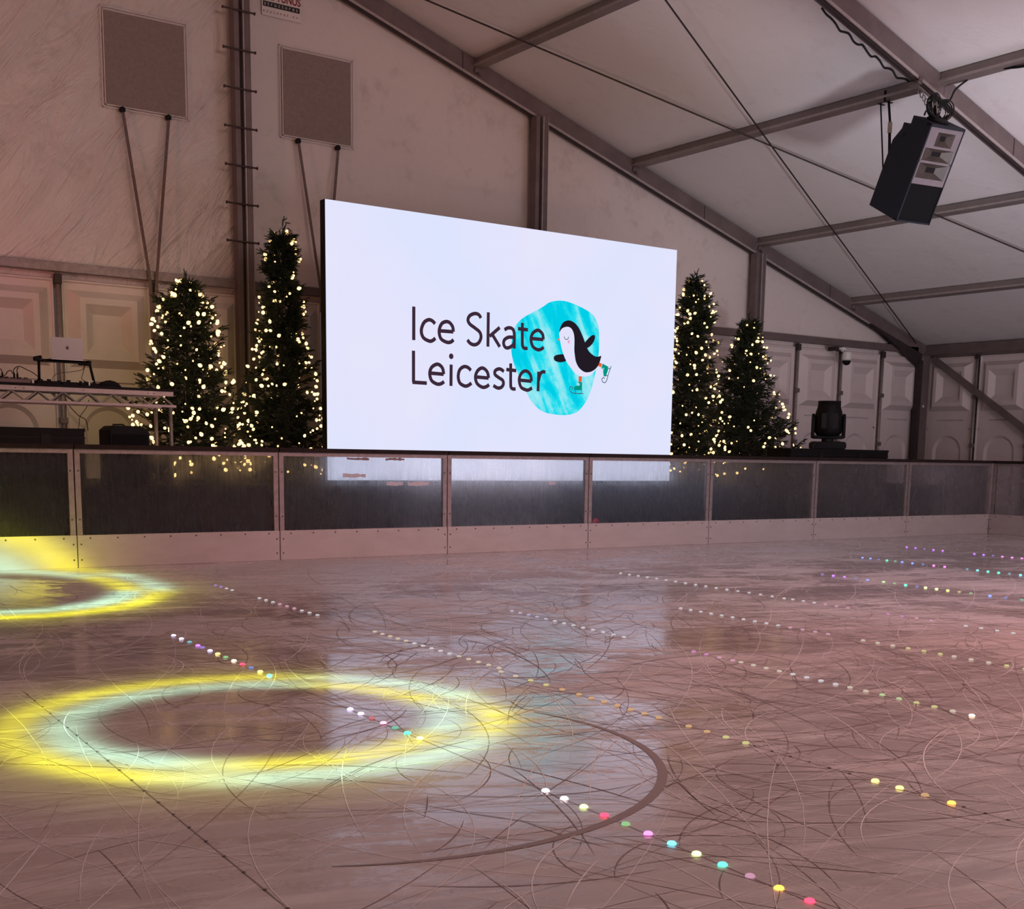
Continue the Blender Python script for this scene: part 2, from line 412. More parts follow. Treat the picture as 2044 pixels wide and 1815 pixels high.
PBOOT=[(9806,2045),(9870,2046),(9871,1942),(9748,1939),(9739,1961),(9757,1989),(9797,1999),(9828,2012)]
PBLADE=[(9892,1901),(9810,1899),(9729,1900),(9682,1922),(9672,1954),(9686,1978),(9711,1975),(9717,1956),(9707,1947)]
PST1=[(9768,1938),(9769,1902)]
PST2=[(9860,1942),(9861,1902)]
PLEG2=[(10144,2308),(10190,2290),(10172,2245),(10125,2263)]
PBOOT2=[(10197,2295),(10293,2260),(10289,2215),(10255,2133),(10223,2135),(10211,2179),(10210,2215),(10178,2233)]
PBLADE2=[(10340,2270),(10301,2175),(10272,2085),(10242,2055),(10204,2066),(10193,2097),(10218,2119),(10240,2104)]
PST3=[(10293,2240),(10331,2235)]
PST4=[(10260,2149),(10291,2143)]
PLACE1=[(9786,2022),(9836,2018)]
PLACE2=[(9782,2004),(9830,2002)]
PLACE3=[(10220,2244),(10210,2215)]
PLACE4=[(10199,2239),(10189,2222)]

# ------------------------------------------------------------------ tent frame
UX = 1 / hypot(1, SL)
def rafter(y0, name, label, xa=XA, braced=False):
    t = thing(name, label, 'rafter', (XE, y0, ZE))
    d = .25
    def slab(xa_, xb_, top, bot, ya, yb): return MB().prism([(xa_, zr(xa_) - top), (xb_, zr(xb_) - top), (xb_, zr(xb_) - bot), (xa_, zr(xa_) - bot)], ya, yb)
    slab(xa, XE + .05, .0, d, y0, y0 + .12).build('beam', M['alu'], t, bevel=.006)
    slab(xa, XE - .5, d - .012, d + .03, y0 + .012, y0 + .055).build('keder_track', M['alu_dark'], t)
    slab(xa, XE - .5, d - .03, d + .006, y0 - .012, y0).build('flange', M['alu_light'], t)
    MB().prism([(XE - 1.75, zr(XE - 1.75) - d), (XE - .12, zr(XE - .12) - d + .02), (XE - .12, 2.78), (XE - .36, 2.86)], y0 - .07, y0 + .02).build('haunch', M['alu_dark'], t)
    for x in (16.9, 13.9, 9.4):
        slab(x, x + .012, .01, d - .03, y0 - .004, y0 + .0).build('splice_line', M['alu_dark'], t)
    return t
r1 = rafter(YF, 'roof_rafter', 'long grey aluminium rafter along the top of the end wall, above the screen')
r2 = rafter(YS, 'roof_rafter', 'nearer grey aluminium rafter in the top right corner, carrying the hanging loudspeaker')

PS = [0, 2.268, 4.743, 7.569, 10.531, 13.5]
labs = ['grey eave beam along the top of the right side wall, running from the rear corner',
        'grey roof purlin just above the eave beam, lowest of the purlins',
        'grey roof purlin running behind the lower end of the loudspeaker',
        'grey roof purlin meeting the near rafter at the loudspeaker clamp',
        'grey roof purlin at the top, crossed by the thin cable at its left end',
        'grey roof purlin highest up near the ridge of the tent']
for i, s in enumerate(PS[:5]):
    x = XE - s * UX; z = zr(x)
    t = thing('eave_beam' if i == 0 else 'roof_purlin', labs[i], 'beam' if i == 0 else 'purlin', (x, YF, z), None if i == 0 else 'purlins of the rear roof bay')
    mt = Matrix.Translation((x, 0, z)) @ Matrix.Rotation(math.atan(SL), 4, 'Y')
    ya, yb = YS + .12, YF
    if i == 0:
        MB().box(-.08, .08, ya, yb, -.19, .0, mt).build('beam', M['alu'], t, bevel=.004)
    else:
        MB().box(-.055, .055, ya, yb, -.10, .015, mt).build('beam', M['purlin'], t, bevel=.004)
        MB().box(-.062, -.055, ya, yb, -.105, -.075, mt).build('lip', M['alu_light'], t)
        MB().box(-.03, .09, yb - .03, yb + .0, -.17, -.02, mt).build('bracket', M['alu'], t)
        MB().tube([mt @ Vector((.02, yb - .05, -.16)), mt @ Vector((.02, yb - .05, -.19))], .012, 6).build('pin', M['bolt'], t)
x = XE - PS[3] * UX
t = thing('roof_purlin', 'short stretch of purlin at the right edge, on the near side of the second rafter', 'purlin', (x, YS, zr(x)))
mt = Matrix.Translation((x, 0, zr(x))) @ Matrix.Rotation(math.atan(SL), 4, 'Y')
MB().box(-.055, .055, YS - 5.4, YS, -.10, .015, mt).build('beam', M['purlin'], t, bevel=.004)
MB().box(-.062, -.055, YS - 5.4, YS, -.105, -.075, mt).build('lip', M['alu_light'], t)

plabs = {15.114: 'slim wall upright behind the right-hand fir tree, right of the screen',
         10.674: 'slim wall upright rising from the top edge of the screen to the rafter',
         6.23: 'tall wall upright with climbing pegs, behind the tall left fir tree',
         1.79: 'wall upright outside the left edge'}
for px in POSTS[:3]:
    z1 = zr(px) - .24
    t = thing('wall_upright', plabs[px], 'upright', (px, 3.2, 0))
    w = .10
    MB().box(px - w, px - .035, 3.10, 3.24, 0, z1).box(px + .035, px + w, 3.10, 3.24, 0, z1).box(px - .035, px + .035, 3.17, 3.24, 0, z1).build('profile', M['alu'], t, bevel=.004)
    MB().box(px - .034, px + .034, 3.145, 3.169, 0, z1).build('groove', M['alu_dark'], t)
    MB().box(px + .012, px + .03, 3.095, 3.168, 0, z1).box(px + w, px + w + .008, 3.095, 3.11, 0, z1).build('edge_strip', M['alu_light'], t)
    if px == 6.23:
        for i in range(12):
            z = 3.63 + .443 * i - .443 * 0
            if z > z1 - .2: break
            MB().tube([(px - .235, 3.08, z), (px + .15, 3.08, z)], .011, 8).tube([(px + .15, 3.08, z), (px + .165, 3.08, z)], .018, 8).tube([(px - .25, 3.08, z), (px - .235, 3.08, z)], .018, 8).build('climbing_peg', M['peg'], t)
# corner leg and its bracing
t = thing('corner_leg', 'broad grey tent leg in the rear right corner under the eave', 'tent leg', (XE - .15, 3.2, 0))
MB().box(XE - .30, XE - .06, 3.10, 3.24, 0, 3.05).build('profile', M['alu'], t, bevel=.006)
MB().box(XE - .40, XE - .30, 3.08, 3.18, 0, 2.95).build('groove', M['alu_dark'], t)
MB().box(XE - .345, XE - .33, 3.125, 3.15, 0, 2.2).box(XE - .30, XE - .285, 3.09, 3.10, 0, 3.0).box(XE - .075, XE - .06, 3.09, 3.10, 0, 3.0).build('edge_strip', M['alu_light'], t)
MB().lathe([(.022, 0), (.022, .008)], 12, Matrix.Translation((XE - .2, 3.10, 2.12)) @ Matrix.Rotation(pi / 2, 4, 'X')).build('sticker', M['white_plastic'], t)
b = MB()
d0, d1 = Vector((XE - .10, 2.98, 2.98)), Vector((XE - .10, -1.6, .02))
dd = (d1 - d0).normalized(); up = Vector((1, 0, 0)).cross(dd).normalized()
mt = Matrix((Vector((1, 0, 0)), dd, up)).transposed().to_4x4(); mt.translation = d0
tag(MB().box(-.05, 0, 0, (d1 - d0).length, -.055, .055, mt).build('diagonal_brace', M['alu'], bevel=.004), 'flat diagonal brace crossing the right side wall from corner top downwards', 'brace')
# rails along the tops of the lower walls
tag(MB().box(XL, POSTS[2] - .1, 3.20, 3.30, 3.085, 3.19).build('wall_rail', M['galv'], bevel=.005), 'pinkish horizontal rail over the left wall panels, above the laptop', 'rail')
tag(MB().box(POSTS[2] + .1, POSTS[1] - .1, 3.20, 3.30, 3.085, 3.19).build('wall_rail', M['alu'], bevel=.005), 'horizontal wall rail between pegged upright and screen, behind the tall left fir tree', 'rail')
tag(MB().box(POSTS[0] + .1, XE - .3, 3.20, 3.30, 3.085, 3.20).build('wall_rail', M['alu'], bevel=.005), 'dark horizontal rail on the end wall right of the fir trees, above the camera dome', 'rail')
tag(MB().box(POSTS[1] + .1, POSTS[0] - .1, 3.20, 3.30, 3.085, 3.20).build('wall_rail', M['alu'], bevel=.005), 'short stretch of dark wall rail seen between the two right-hand fir trees', 'rail')
# joint tubes between the moulded panels
for i, (x, y, lab) in enumerate((
        (18.44, 3.235, 'slim panel joint tube on the end wall, left of the corner leg'),
        (17.33, 3.235, 'slim panel joint tube on the end wall, hidden behind the moving-head lamp and dome camera'),
        (16.22, 3.235, 'slim panel joint tube with clips, just right of the right-hand fir tree'),
        (5.12, 3.235, 'slim panel joint tube on the end wall, left of the wide left fir tree'),
        (4.01, 3.235, 'slim panel joint tube on the end wall behind the laptop'),
        (19.70, 2.13, 'slim panel joint tube on the right side wall, crossed by the diagonal brace'),
        (19.70, 1.02, 'slim panel joint tube on the side wall at the right edge of the picture'))):
    t = thing('joint_tube', lab, 'tube', (x, y, 0), 'tubes between the wall panels')
    MB().tube([(x, y, -.01), (x, y, 3.08 if x < 19 else 3.0)], .026, 10).build('tube', M['galv'], t, smooth=True)
    for z in (2.28, 1.41):
        MB().box(x - .045, x + .045, y - .045, y + .03, z - .035, z + .035).build('clip', M['alu'], t, bevel=.006)
    MB().box(x - .04, x + .04, y - .04, y + .03, 2.95, 3.06).build('top_hook', M['alu_dark'], t, bevel=.006)

# ------------------------------------------------------------------ vents, straps, maker's plate on the cloth
for x0, lab in ((4.65, 'square brown mesh vent high on the left, nearest the left edge'), (6.84, 'square brown mesh vent beside the pegged upright, above the screen corner')):
    t = thing('vent_window', lab, 'vent', (x0, 3.33, 5.02), 'mesh vents in the end wall')
    MB().box(x0, x0 + .95, 3.318, 3.325, 5.02, 6.05).build('mesh', M['mesh'], t)
    b = MB()
    for a in (.0, .03):
        A = (x0 - .035 + a, x0 + .985 - a, 4.985 + a, 6.085 - a); w = .010
        b.box(A[0], A[1], 3.314, 3.322, A[2], A[2] + w).box(A[0], A[1], 3.314, 3.322, A[3] - w, A[3])
        b.box(A[0], A[0] + w, 3.314, 3.322, A[2], A[3]).box(A[1] - w, A[1], 3.314, 3.322, A[2], A[3])
    b.build('seam', M['cloth'], t)
for (a, b_, c, lab) in (
        ((4.83, 3.27, 4.96), (5.05, 3.16, 3.10), (5.065, 3.15, 2.30), 'left pull strap hanging from the leftmost vent'),
        ((5.37, 3.27, 4.96), (5.13, 3.16, 3.10), (5.075, 3.15, 2.30), 'right pull strap hanging from the leftmost vent'),
        ((7.03, 3.27, 4.95), (7.26, 3.17, 3.2), (7.30, 3.16, 2.8), 'left pull strap hanging from the vent by the pegged upright'),
        ((7.58, 3.27, 4.95), (7.48, 3.22, 4.2), (7.38, 3.16, 2.8), 'right pull strap hanging from the vent, disappearing behind the screen')):
    t = thing('pull_strap', lab, 'strap', a, 'vent pull straps')
    mb = MB(); w = .018
    P = [Vector(a), Vector(b_), Vector(c)]
    for i in range(2):
        p, q = P[i], P[i + 1]
        mb.add([p + Vector((-w, 0, 0)), p + Vector((w, 0, 0)), q + Vector((w, 0, 0)), q + Vector((-w, 0, 0)), p + Vector((-w, .006, 0)), p + Vector((w, .006, 0)), q + Vector((w, .006, 0)), q + Vector((-w, .006, 0))],
               [(0, 1, 2, 3), (4, 5, 6, 7), (0, 3, 7, 4), (1, 2, 6, 5)])
    mb.build('webbing', M['strap'], t)
    MB().lathe([(.028, -.03), (.034, -.02), (.034, .02), (.026, .03)], 14, Matrix.Translation((a[0], 3.29, a[2] + .02)) @ Matrix.Rotation(pi / 2, 4, 'X')).build('eyelet', M['rubber'], t, smooth=True)
t = thing('loose_cord', 'thin knotted cord dangling on the panel joint beside the wide left fir tree', 'cord', (5.1, 3.15, 2.3))
cable('cord', [(5.08, 3.15, 2.35), (5.16, 3.14, 2.2), (5.2, 3.14, 2.0), (5.22, 3.14, 1.8), (5.23, 3.14, 1.55)], .006, M['dark_wire'], t)
cable('knot', [(5.09, 3.14, 2.05), (5.13, 3.13, 1.98), (5.17, 3.13, 2.04), (5.19, 3.13, 1.95), (5.12, 3.13, 2.0)], .006, M['dark_wire'], t)
# maker's plate
t = thing('maker_plate', 'white maker plate with red and black lettering high on the end wall', 'sign', (6.6, 3.325, 6.4))
MB().box(6.585, 7.10, 3.318, 3.324, 6.385, 6.98).build('plate', M['sign_white'], t)
mtx = Matrix.Translation((6.60, 3.317, 6.575)) @ Matrix.Rotation(pi / 2, 4, 'X')
text_obj('NEPTUNUS', .115, M['sign_red'], 'lettering', t, mtx @ Matrix.Diagonal((.86, 1.1, 1, 1)), .001, 1.0, .003)
MB().box(6.60, 7.085, 3.315, 3.318, 6.49, 6.55).build('black_bar', M['sign_black'], t)
text_obj('structures', .060, M['sign_white'], 'lettering', t, Matrix.Translation((6.615, 3.313, 6.505)) @ Matrix.Rotation(pi / 2, 4, 'X'), .0005, 1.72)
text_obj('neptunus.eu', .045, M['sign_red'], 'lettering', t, Matrix.Translation((6.60, 3.316, 6.425)) @ Matrix.Rotation(pi / 2, 4, 'X'), .0005, 2.05)

# ------------------------------------------------------------------ roof cables
def zc(x): return zr(x) - .115
def roofline(x0, y0, x1, y1, n=24, sag=.02):
    return [(x0 + (x1 - x0) * i / n, y0 + (y1 - y0) * i / n, zc(x0 + (x1 - x0) * i / n) - sag * sin(pi * i / n)) for i in range(n + 1)]
tag(MB().tube(roofline(5.4, YS + .1, 19.2, 3.12), .011, 6).build('bracing_cable', M['dark_wire'], smooth=True), 'thin dark cable falling steeply across the roof to the rear eave corner', 'cable', 'crossed roof bracing cables')
tag(MB().tube(roofline(6.5, 3.12, 19.42, YS + .22), .011, 6).build('bracing_cable', M['dark_wire'], smooth=True), 'thin dark cable sloping gently across the roof and passing behind the loudspeaker', 'cable', 'crossed roof bracing cables')
pts = [(x, YS + .14, zr(x) - .24 - (.05 + .022 * sin(i * 1.9)) * min(1, i / 3, (20 - i) / 3)) for i, x in enumerate([10.55 + .075 * j for j in range(21)])]
tag(cable('power_cable', pts, .012, M['rubber']), 'wavy black cable drooping along the underside of the near rafter', 'cable')
tag(cable('power_cable', [(12.49, -2.62, 5.39), (12.44, -2.5, 5.30), (12.45, -2.42, 5.2), (12.35, -2.33, 5.12), (12.22, -2.3, 5.08), (12.1, -2.36, 5.0)], .011, M['rubber']), 'black cable looping from the near purlin down to the loudspeaker', 'cable')
tag(cable('power_cable', [(12.47, -3.1, 5.40), (12.46, -3.4, 5.36), (12.46, -3.8, 5.38), (12.47, -4.3, 5.40)], .014, M['rubber']), 'black cable sagging under the purlin at the right edge', 'cable')

# ------------------------------------------------------------------ rink barrier
BX = [3.23, 5.25, 7.255, 9.245, 11.235, 13.235, 15.25, 17.28]
BX = [-.81, 1.215] + BX
blabs = [None,
         'rink barrier panel at the left edge with the yellow and green light arc on it',
         'rink barrier panel below the table edge and wide left fir tree, with yellow glow',
         'rink barrier panel with torn tape strips and drips, under the left part of the screen',
         'rink barrier panel under the middle of the screen, below the word Leicester',
         'rink barrier panel under the penguin, with a small red rag behind its glass',
         'dark rink barrier panel beneath the two right-hand fir trees',
         'dark rink barrier panel beneath the moving-head lamp on the black case',
         'hazy rink barrier panel that ends at the rear corner of the rink']
H0, HG0, HG1, HT, HR = 0, .304, 1.06, 1.10, 1.143
def barrier(L, label, mt, seed):
    """one module, length L along +X, ice side at -Y"""
    t = thing('barrier_panel', label, 'rink barrier', mt.translation, 'rink barrier panels')
    rnd = random.Random(seed); e = .004
    MB().box(e, L - e, -.012, .018, 0, HG0, mt).build('kickboard', M['kick'], t, bevel=.004)
    f = MB().box(.006, .055, .0, .045, HG0, HT, mt).box(L - .055, L - .006, .0, .045, HG0, HT, mt)
    f.box(.055, L - .055, .0, .045, HG1, HT, mt).box(.055, L - .055, .004, .045, HG0 - .03, HG0 - .002, mt)
    f.build('frame', M['galv'], t)
    MB().box(.05, L - .05, .018, .024, HG0, HG1 + .01, mt).build('glass_pane', M['glass'], t)
    MB().box(e, L - e, -.03, .07, HT, HR, mt).build('handrail', M['rail'], t, bevel=.006)
    bm = None
    for i in range(8):
        xs = .12 + (L - .24) * i / 7; z = HG0 - .028
        o = MB().lathe([(.008, 0), (.008, .004), (.004, .006)], 8, mt @ Matrix.Translation((xs, -.012, z)) @ Matrix.Rotation(pi / 2, 4, 'X')).build('bolt', M['bolt'], t)
    for xs in (.035, L - .035):
        for z in (.075, .22):
            MB().lathe([(.008, 0), (.008, .004), (.004, .006)], 8, mt @ Matrix.Translation((xs, -.012, z)) @ Matrix.Rotation(pi / 2, 4, 'X')).build('bolt', M['bolt'], t)
        for z in (.45, .9):
            MB().lathe([(.008, 0), (.008, .004), (.004, .006)], 8, mt @ Matrix.Translation((xs, 0, z)) @ Matrix.Rotation(pi / 2, 4, 'X')).build('bolt', M['bolt'], t)
    return t
BP = {}
for i in range(1, len(BX) - 1):
    BP[i] = barrier(BX[i + 1] - BX[i], blabs[i], Matrix.Translation((BX[i], 0, 0)), i)
barrier(2.025, 'rink barrier panel one module left of the light arc, beyond the truss table', Matrix.Translation((-.81, 0, 0)), 41)
barrier(2.02, 'farthest left rink barrier panel, two modules left of the light arc', Matrix.Translation((-2.83, 0, 0)), 42)
mr = Matrix.Translation((BX[-1] + .012, -.012, 0)) @ Matrix.Rotation(-pi / 2, 4, 'Z')
barrier(2.0, 'first rink barrier panel round the corner at the right edge, seen nearly end on', mr, 30)
# torn tape and sticker remnants on the panel under the left of the screen
def strip(x0, x1, z0, z1, m, name='tape_strip', par=3):
    n = 8; r = random.Random(int(x0 * 977)); top = [(x0 + (x1 - x0) * i / n, z1 + r.uniform(-.006, .006)) for i in range(n + 1)]
    bot = [(x1 - (x1 - x0) * i / n, z0 + r.uniform(-.006, .006)) for i in range(n + 1)]
    MB().prism(top + bot, .0165, .0175).build(name, m, BP[par])
strip(6.03, 6.29, 1.03, 1.055, M['brown_tape']); strip(6.49, 6.72, 1.03, 1.055, M['brown_tape'])
strip(6.50, 6.70, .76, .80, M['tape']); strip(6.76, 7.03, .76, .80, M['tape'])
strip(8.66, 8.76, .765, .805, M['tape'], par=4); strip(5.98, 6.25, .85, .885, M['tape'])
rg = MB()
for i in range(5):
    for j in range(4):
        pass
vs = []; 
for i in range(9):
    for j in range(5):
        u, v = i / 8, j / 4
        vs.append((9.33 + .16 * u + .01 * sin(9 * v), .05 + .05 * v, .285 + .075 * sin(pi * min(1, 1.25 * (1 - u))) * sin(pi * (.15 + .7 * v)) + .01 * sin(11 * u + 5 * v)))
rg.add(vs, [(i * 5 + j, (i + 1) * 5 + j, (i + 1) * 5 + j + 1, i * 5 + j + 1) for i in range(8) for j in range(4)])
rg.box(9.33, 9.49, .046, .10, .274, .288)
tag(rg.build('cloth_rag', M['red_cloth'], smooth=True), 'small crumpled red rag lying behind the barrier glass under the penguin', 'rag')

# ------------------------------------------------------------------ stage
t = thing('stage', 'long low stage with black skirt behind the rink barrier', 'stage', (7, 1.8, 0))
MB().box(-6, 16.9, .62, 3.04, .66, .75).build('deck', M['black'], t)
sk = MB(); n = 460; vs = []
for i in range(n + 1):
    x = -6 + 22.9 * i / n; y = .60 + .018 * sin(i * 1.3) + .008 * sin(i * .37)
    vs += [(x, y, -.01), (x, y, .75)]
sk.add(vs, [(2 * i, 2 * i + 2, 2 * i + 3, 2 * i + 1) for i in range(n)]); sk.box(16.88, 16.91, .6, 3.0, -.01, .75)
sk.build('skirt', M['black_cloth'], t)
ZS = .75

# ------------------------------------------------------------------ LED screen with its picture
SX0, SX1, SZ0, SZ1 = 6.287, 11.417, .79, 3.84
M['led'] = emis('led_white', (.760, .775, .985), 1.0)
def led_white():
    m = M['led']; t = NT(m); e = m.node_tree.nodes['Emission']
    n1 = t.noise(.7, 2, .5)
    t.l(t.ramp(n1, [(.3, (.72, .77, .99)), (.7, (.785, .78, .97))]), e.inputs[0])
led_white()
def blob_mat():
    m = emis('led_ice_blob', (0, .7, .8), 1.0); t = NT(m); e = m.node_tree.nodes['Emission']
    a = t.noise(1.6, 3, .5, stretch=((3.2, 1, .9), (0, radians(-28), 0)), dist=.3); b = t.noise(7, 6, .8)
    c = t.ramp(t.math('ADD', t.math('MULTIPLY', a, .8), t.math('MULTIPLY', b, .28)), [(.46, (0.0, .62, .80)), (.54, (.02, .74, .86)), (.60, (.22, .78, .88)), (.72, (.42, .85, .92))])
    t.l(c, e.inputs[0]); return m
LED = dict(text=emis('led_plum', (.045, .022, .040)), black=emis('led_black', (.016, .011, .018)), white=emis('led_belly', (.77, .76, .97)),
           orange=emis('led_orange', (.86, .11, .03)), green=emis('led_green', (.0, .30, .22)), grey=emis('led_slate', (.06, .13, .17)),
           pink=emis('led_pink', (.83, .42, .55)), blob=blob_mat(), beak=emis('led_beak', (.80, .20, .06)))
t = thing('led_screen', 'huge glowing white video screen showing a skating penguin and the words Ice Skate Leicester', 'screen', (8.85, 1.05, ZS))
MB().box(SX0, SX1, 1.0, 1.012, SZ0, SZ1).build('display', M['led'], t)
MB().box(SX0 - .004, SX1 + .004, 1.013, 1.13, SZ0 - .01, SZ1 + .004).build('cabinet', M['black'], t)
fr = MB()
for x in (6.55, 7.8, 9.6, 11.1):
    fr.box(x, x + .06, 1.14, 1.20, ZS, SZ1 - .1).box(x, x + .06, 1.2, 1.42, ZS, ZS + .05)
fr.box(6.33, 11.36, 1.14, 1.2, 1.2, 1.26).box(6.33, 11.36, 1.14, 1.2, 3.2, 3.26)
fr.build('support_frame', M['black'], t)
MB().box(SX0, SX1, 1.01, 1.12, ZS, SZ0 - .011).build('plinth', M['black'], t)
YD = [1.0]
def at_face(y):
    return lambda p: (p[0], y, p[1])
def flat(name, pts, m, y, sub=5, smooth=True, parent=t):
    P = [(x / 1000, z / 1000) for x, z in pts]
    if smooth: P = [(v[0], v[1]) for v in smooth_line([(a, b, 0) for a, b in P], sub, True)]
    mb = MB(); mb.add([(a, y, b) for a, b in P], [tuple(range(len(P)))])
    return mb.build(name, m, parent)
def strokes(name, lines, w, m, y, parent=t, place=None):
    mb = MB()
    for L in lines:
        P = [(a / 1000, b / 1000) for a, b in L]
        if len(P) > 2: P = [(v[0], v[1]) for v in smooth_line([(a, b, 0) for a, b in P], 6)]
        ribbon(mb, P, w, at_face(y))
    return mb.build(name, m, parent)
bl = flat('ice_blob', BLOB, LED['blob'], .998)
bl['label'] = 'turquoise ice blob behind the penguin'
mb = MB()
for L in TEXT:
    P = [(a / 1000, b / 1000) for a, b in L]
    if len(P) > 3: P = [(v[0], v[1]) for v in smooth_line([(a, b, 0) for a, b in P], 6)]
    ribbon(mb, P, .043, at_face(.996))
mb.add([(DOT[0] / 1000 + .031 * cos(2 * pi * i / 20), .996, DOT[1] / 1000 + .033 * sin(2 * pi * i / 20)) for i in range(20)], [tuple(range(20))])
o = mb.build('lettering', LED['text'], t); o['label'] = 'dark lettering Ice Skate Leicester'
pg = flat('penguin', PWHITE, LED['white'], .9955); pg['label'] = 'white belly of the skating penguin'
flat('coat', PBLACK, LED['black'], .995, parent=pg)
flat('wing', PWING, LED['black'], .9948, parent=pg); flat('wing', PWING2, LED['black'], .9957, parent=pg)
flat('beak', PBEAK, LED['beak'], .9956, smooth=False, parent=pg)
strokes('eye', [PEYE], .009, LED['grey'], .9946, parent=pg)
cx_, cz_ = PCHEEK[0][0] / 1000, PCHEEK[0][1] / 1000
MB().add([(cx_ + .018 * cos(2 * pi * i / 16), .9946, cz_ + .022 * sin(2 * pi * i / 16)) for i in range(16)], [tuple(range(16))]).build('cheek', LED['pink'], pg)
for a, b_, c_, d_, e_ in ((PLEG, PBOOT, PBLADE, (PST1, PST2), (PLACE1, PLACE2)), (PLEG2, PBOOT2, PBLADE2, (PST3, PST4), (PLACE3, PLACE4))):
    flat('leg', a, LED['orange'], .9950, smooth=False, parent=pg); flat('skate_boot', b_, LED['green'], .9945, smooth=False, parent=pg)
    strokes('skate_blade', [c_] + list(d_), .011, LED['grey'], .9944, parent=pg); strokes('laces', list(e_), .008, LED['white'], .994, parent=pg)

# ------------------------------------------------------------------ DJ table, left
TX0, TX1, TY0, TY1 = 1.35, 4.535, 1.0, 1.5
t = thing('truss_table', 'long aluminium truss table on the left carrying the laptop and audio gear', 'table', (3, 1.25, ZS))
MB().box(TX0, TX1 + .04, TY0 - .01, TY1, 1.70, 1.722).build('tabletop', M['black'], t)
for y in (TY0, TY1 - .04):
    MB().box(TX0, TX1, y, y + .04, 1.648, 1.698).build('top_chord', M['alu_light'], t, bevel=.004)
    MB().box(TX0, TX1 + .03, y + .004, y + .034, 1.535, 1.562).build('bottom_chord', M['alu_light'], t, bevel=.003)
b = MB(); n = 26; dx = (TX1 - TX0) / n
for y, ph in ((TY0 + .02, 0), (TY1 - .02, 1)):
    for i in range(n):
        a0, a1 = TX0 + i * dx, TX0 + (i + 1) * dx
        z0, z1 = (1.652, 1.558) if (i + ph) % 2 else (1.558, 1.652)
        b.tube([(a0, y, z0), (a1, y, z1)], .0085, 6)
b.build('lacing', M['alu_light'], t)
for x in (TX0 + .02, TX1 - .03):
    for y in (TY0 + .02, TY1 - .02):
        MB().tube([(x, y, ZS), (x, y, 1.54)], .019, 12).build('leg', M['galv'], t, smooth=True)
for x in (2.98, 3.06, 3.62, 4.27, 4.33):
    MB().lathe([(.006, 0), (.006, .003)], 8, Matrix.Translation((x, TY0, 1.672)) @ Matrix.Rotation(pi / 2, 4, 'X')).build('bolt', M['bolt'], t)
# laptop on a folding stand
t = thing('laptop_stand', 'black folding laptop stand straddling the audio gear', 'laptop stand', (3.5, 1.2, 1.722))
for x0, x1 in ((3.245, 3.25), (3.765, 3.735)):
    MB().tube([(x0 + .02 * (x0 > 3.5), 1.16, 1.722), (x1, 1.16, 1.965)], .013, 10).build('leg', M['black'], t, smooth=True)
    MB().box(x0 - .012, x0 + .03, 1.14, 1.36, 1.7225, 1.732).build('foot_bar', M['black'], t)
MB().box(3.285, 3.72, 1.12, 1.38, 1.952, 1.966).prism([(3.285, 1.968), (3.36, 1.945), (3.72, 1.94), (3.735, 1.966)], 1.12, 1.135).build('tray', M['black'], t)
MB().box(3.20, 3.262, 1.13, 1.18, 1.945, 1.985).box(3.245, 3.275, 1.13, 1.37, 1.965, 2.0).build('hinge', M['black'], t, bevel=.008)
MB().box(3.63, 3.75, 1.13, 1.18, 1.925, 1.955).box(3.715, 3.75, 1.13, 1.37, 1.945, 1.975).build('hinge', M['black'], t, bevel=.008)
t = thing('laptop', 'open silver laptop with a dark emblem on its lid, on the black stand', 'laptop', (3.52, 1.25, 1.97))
MB().box(3.365, 3.675, 1.15, 1.36, 1.968, 1.982).build('base', M['silver'], t, bevel=.003)
lm = Matrix.Translation((3.52, 1.150, 1.982)) @ Matrix.Rotation(radians(6), 4, 'X')
# lid: rounded slab seen from behind
def rrect(w, h, r, n=5):
    P = []
    for cx, cz, a0 in ((w / 2 - r, h - r, 0), (-w / 2 + r, h - r, 90), (-w / 2 + .003, .003, 180), (w / 2 - .003, .003, 270)):
        rr = r if a0 < 180 else .003
        for i in range(n + 1): P.append((cx + rr * cos(radians(a0 + 90 * i / n)), cz + rr * sin(radians(a0 + 90 * i / n))))
    return P
MB().prism(rrect(.305, .205, .012), -.006, .0, mtx=lm).build('lid', M['silver'], t)
MB().prism([(-.145, .01), (.145, .01), (.145, .197), (-.145, .197)], .0005, .002, mtx=lm).build('display', M['black'], t)
ap = [(0, .012), (.006, .015), (.012, .013), (.015, .008), (.011, .002), (.012, -.004), (.016, -.009), (.011, -.017), (.006, -.019), (0, -.017), (-.006, -.019), (-.012, -.015), (-.016, -.006), (-.016, .004), (-.012, .012), (-.006, .015)]
e = MB().prism([(x * .95, .108 + z * .95) for x, z in ap], -.0075, -.006, mtx=lm)
e.prism([(0, .125), (.003, .131), (.009, .135), (.008, .129), (.004, .125)], -.0075, -.006, mtx=lm).build('emblem', M['logo_grey'], t)

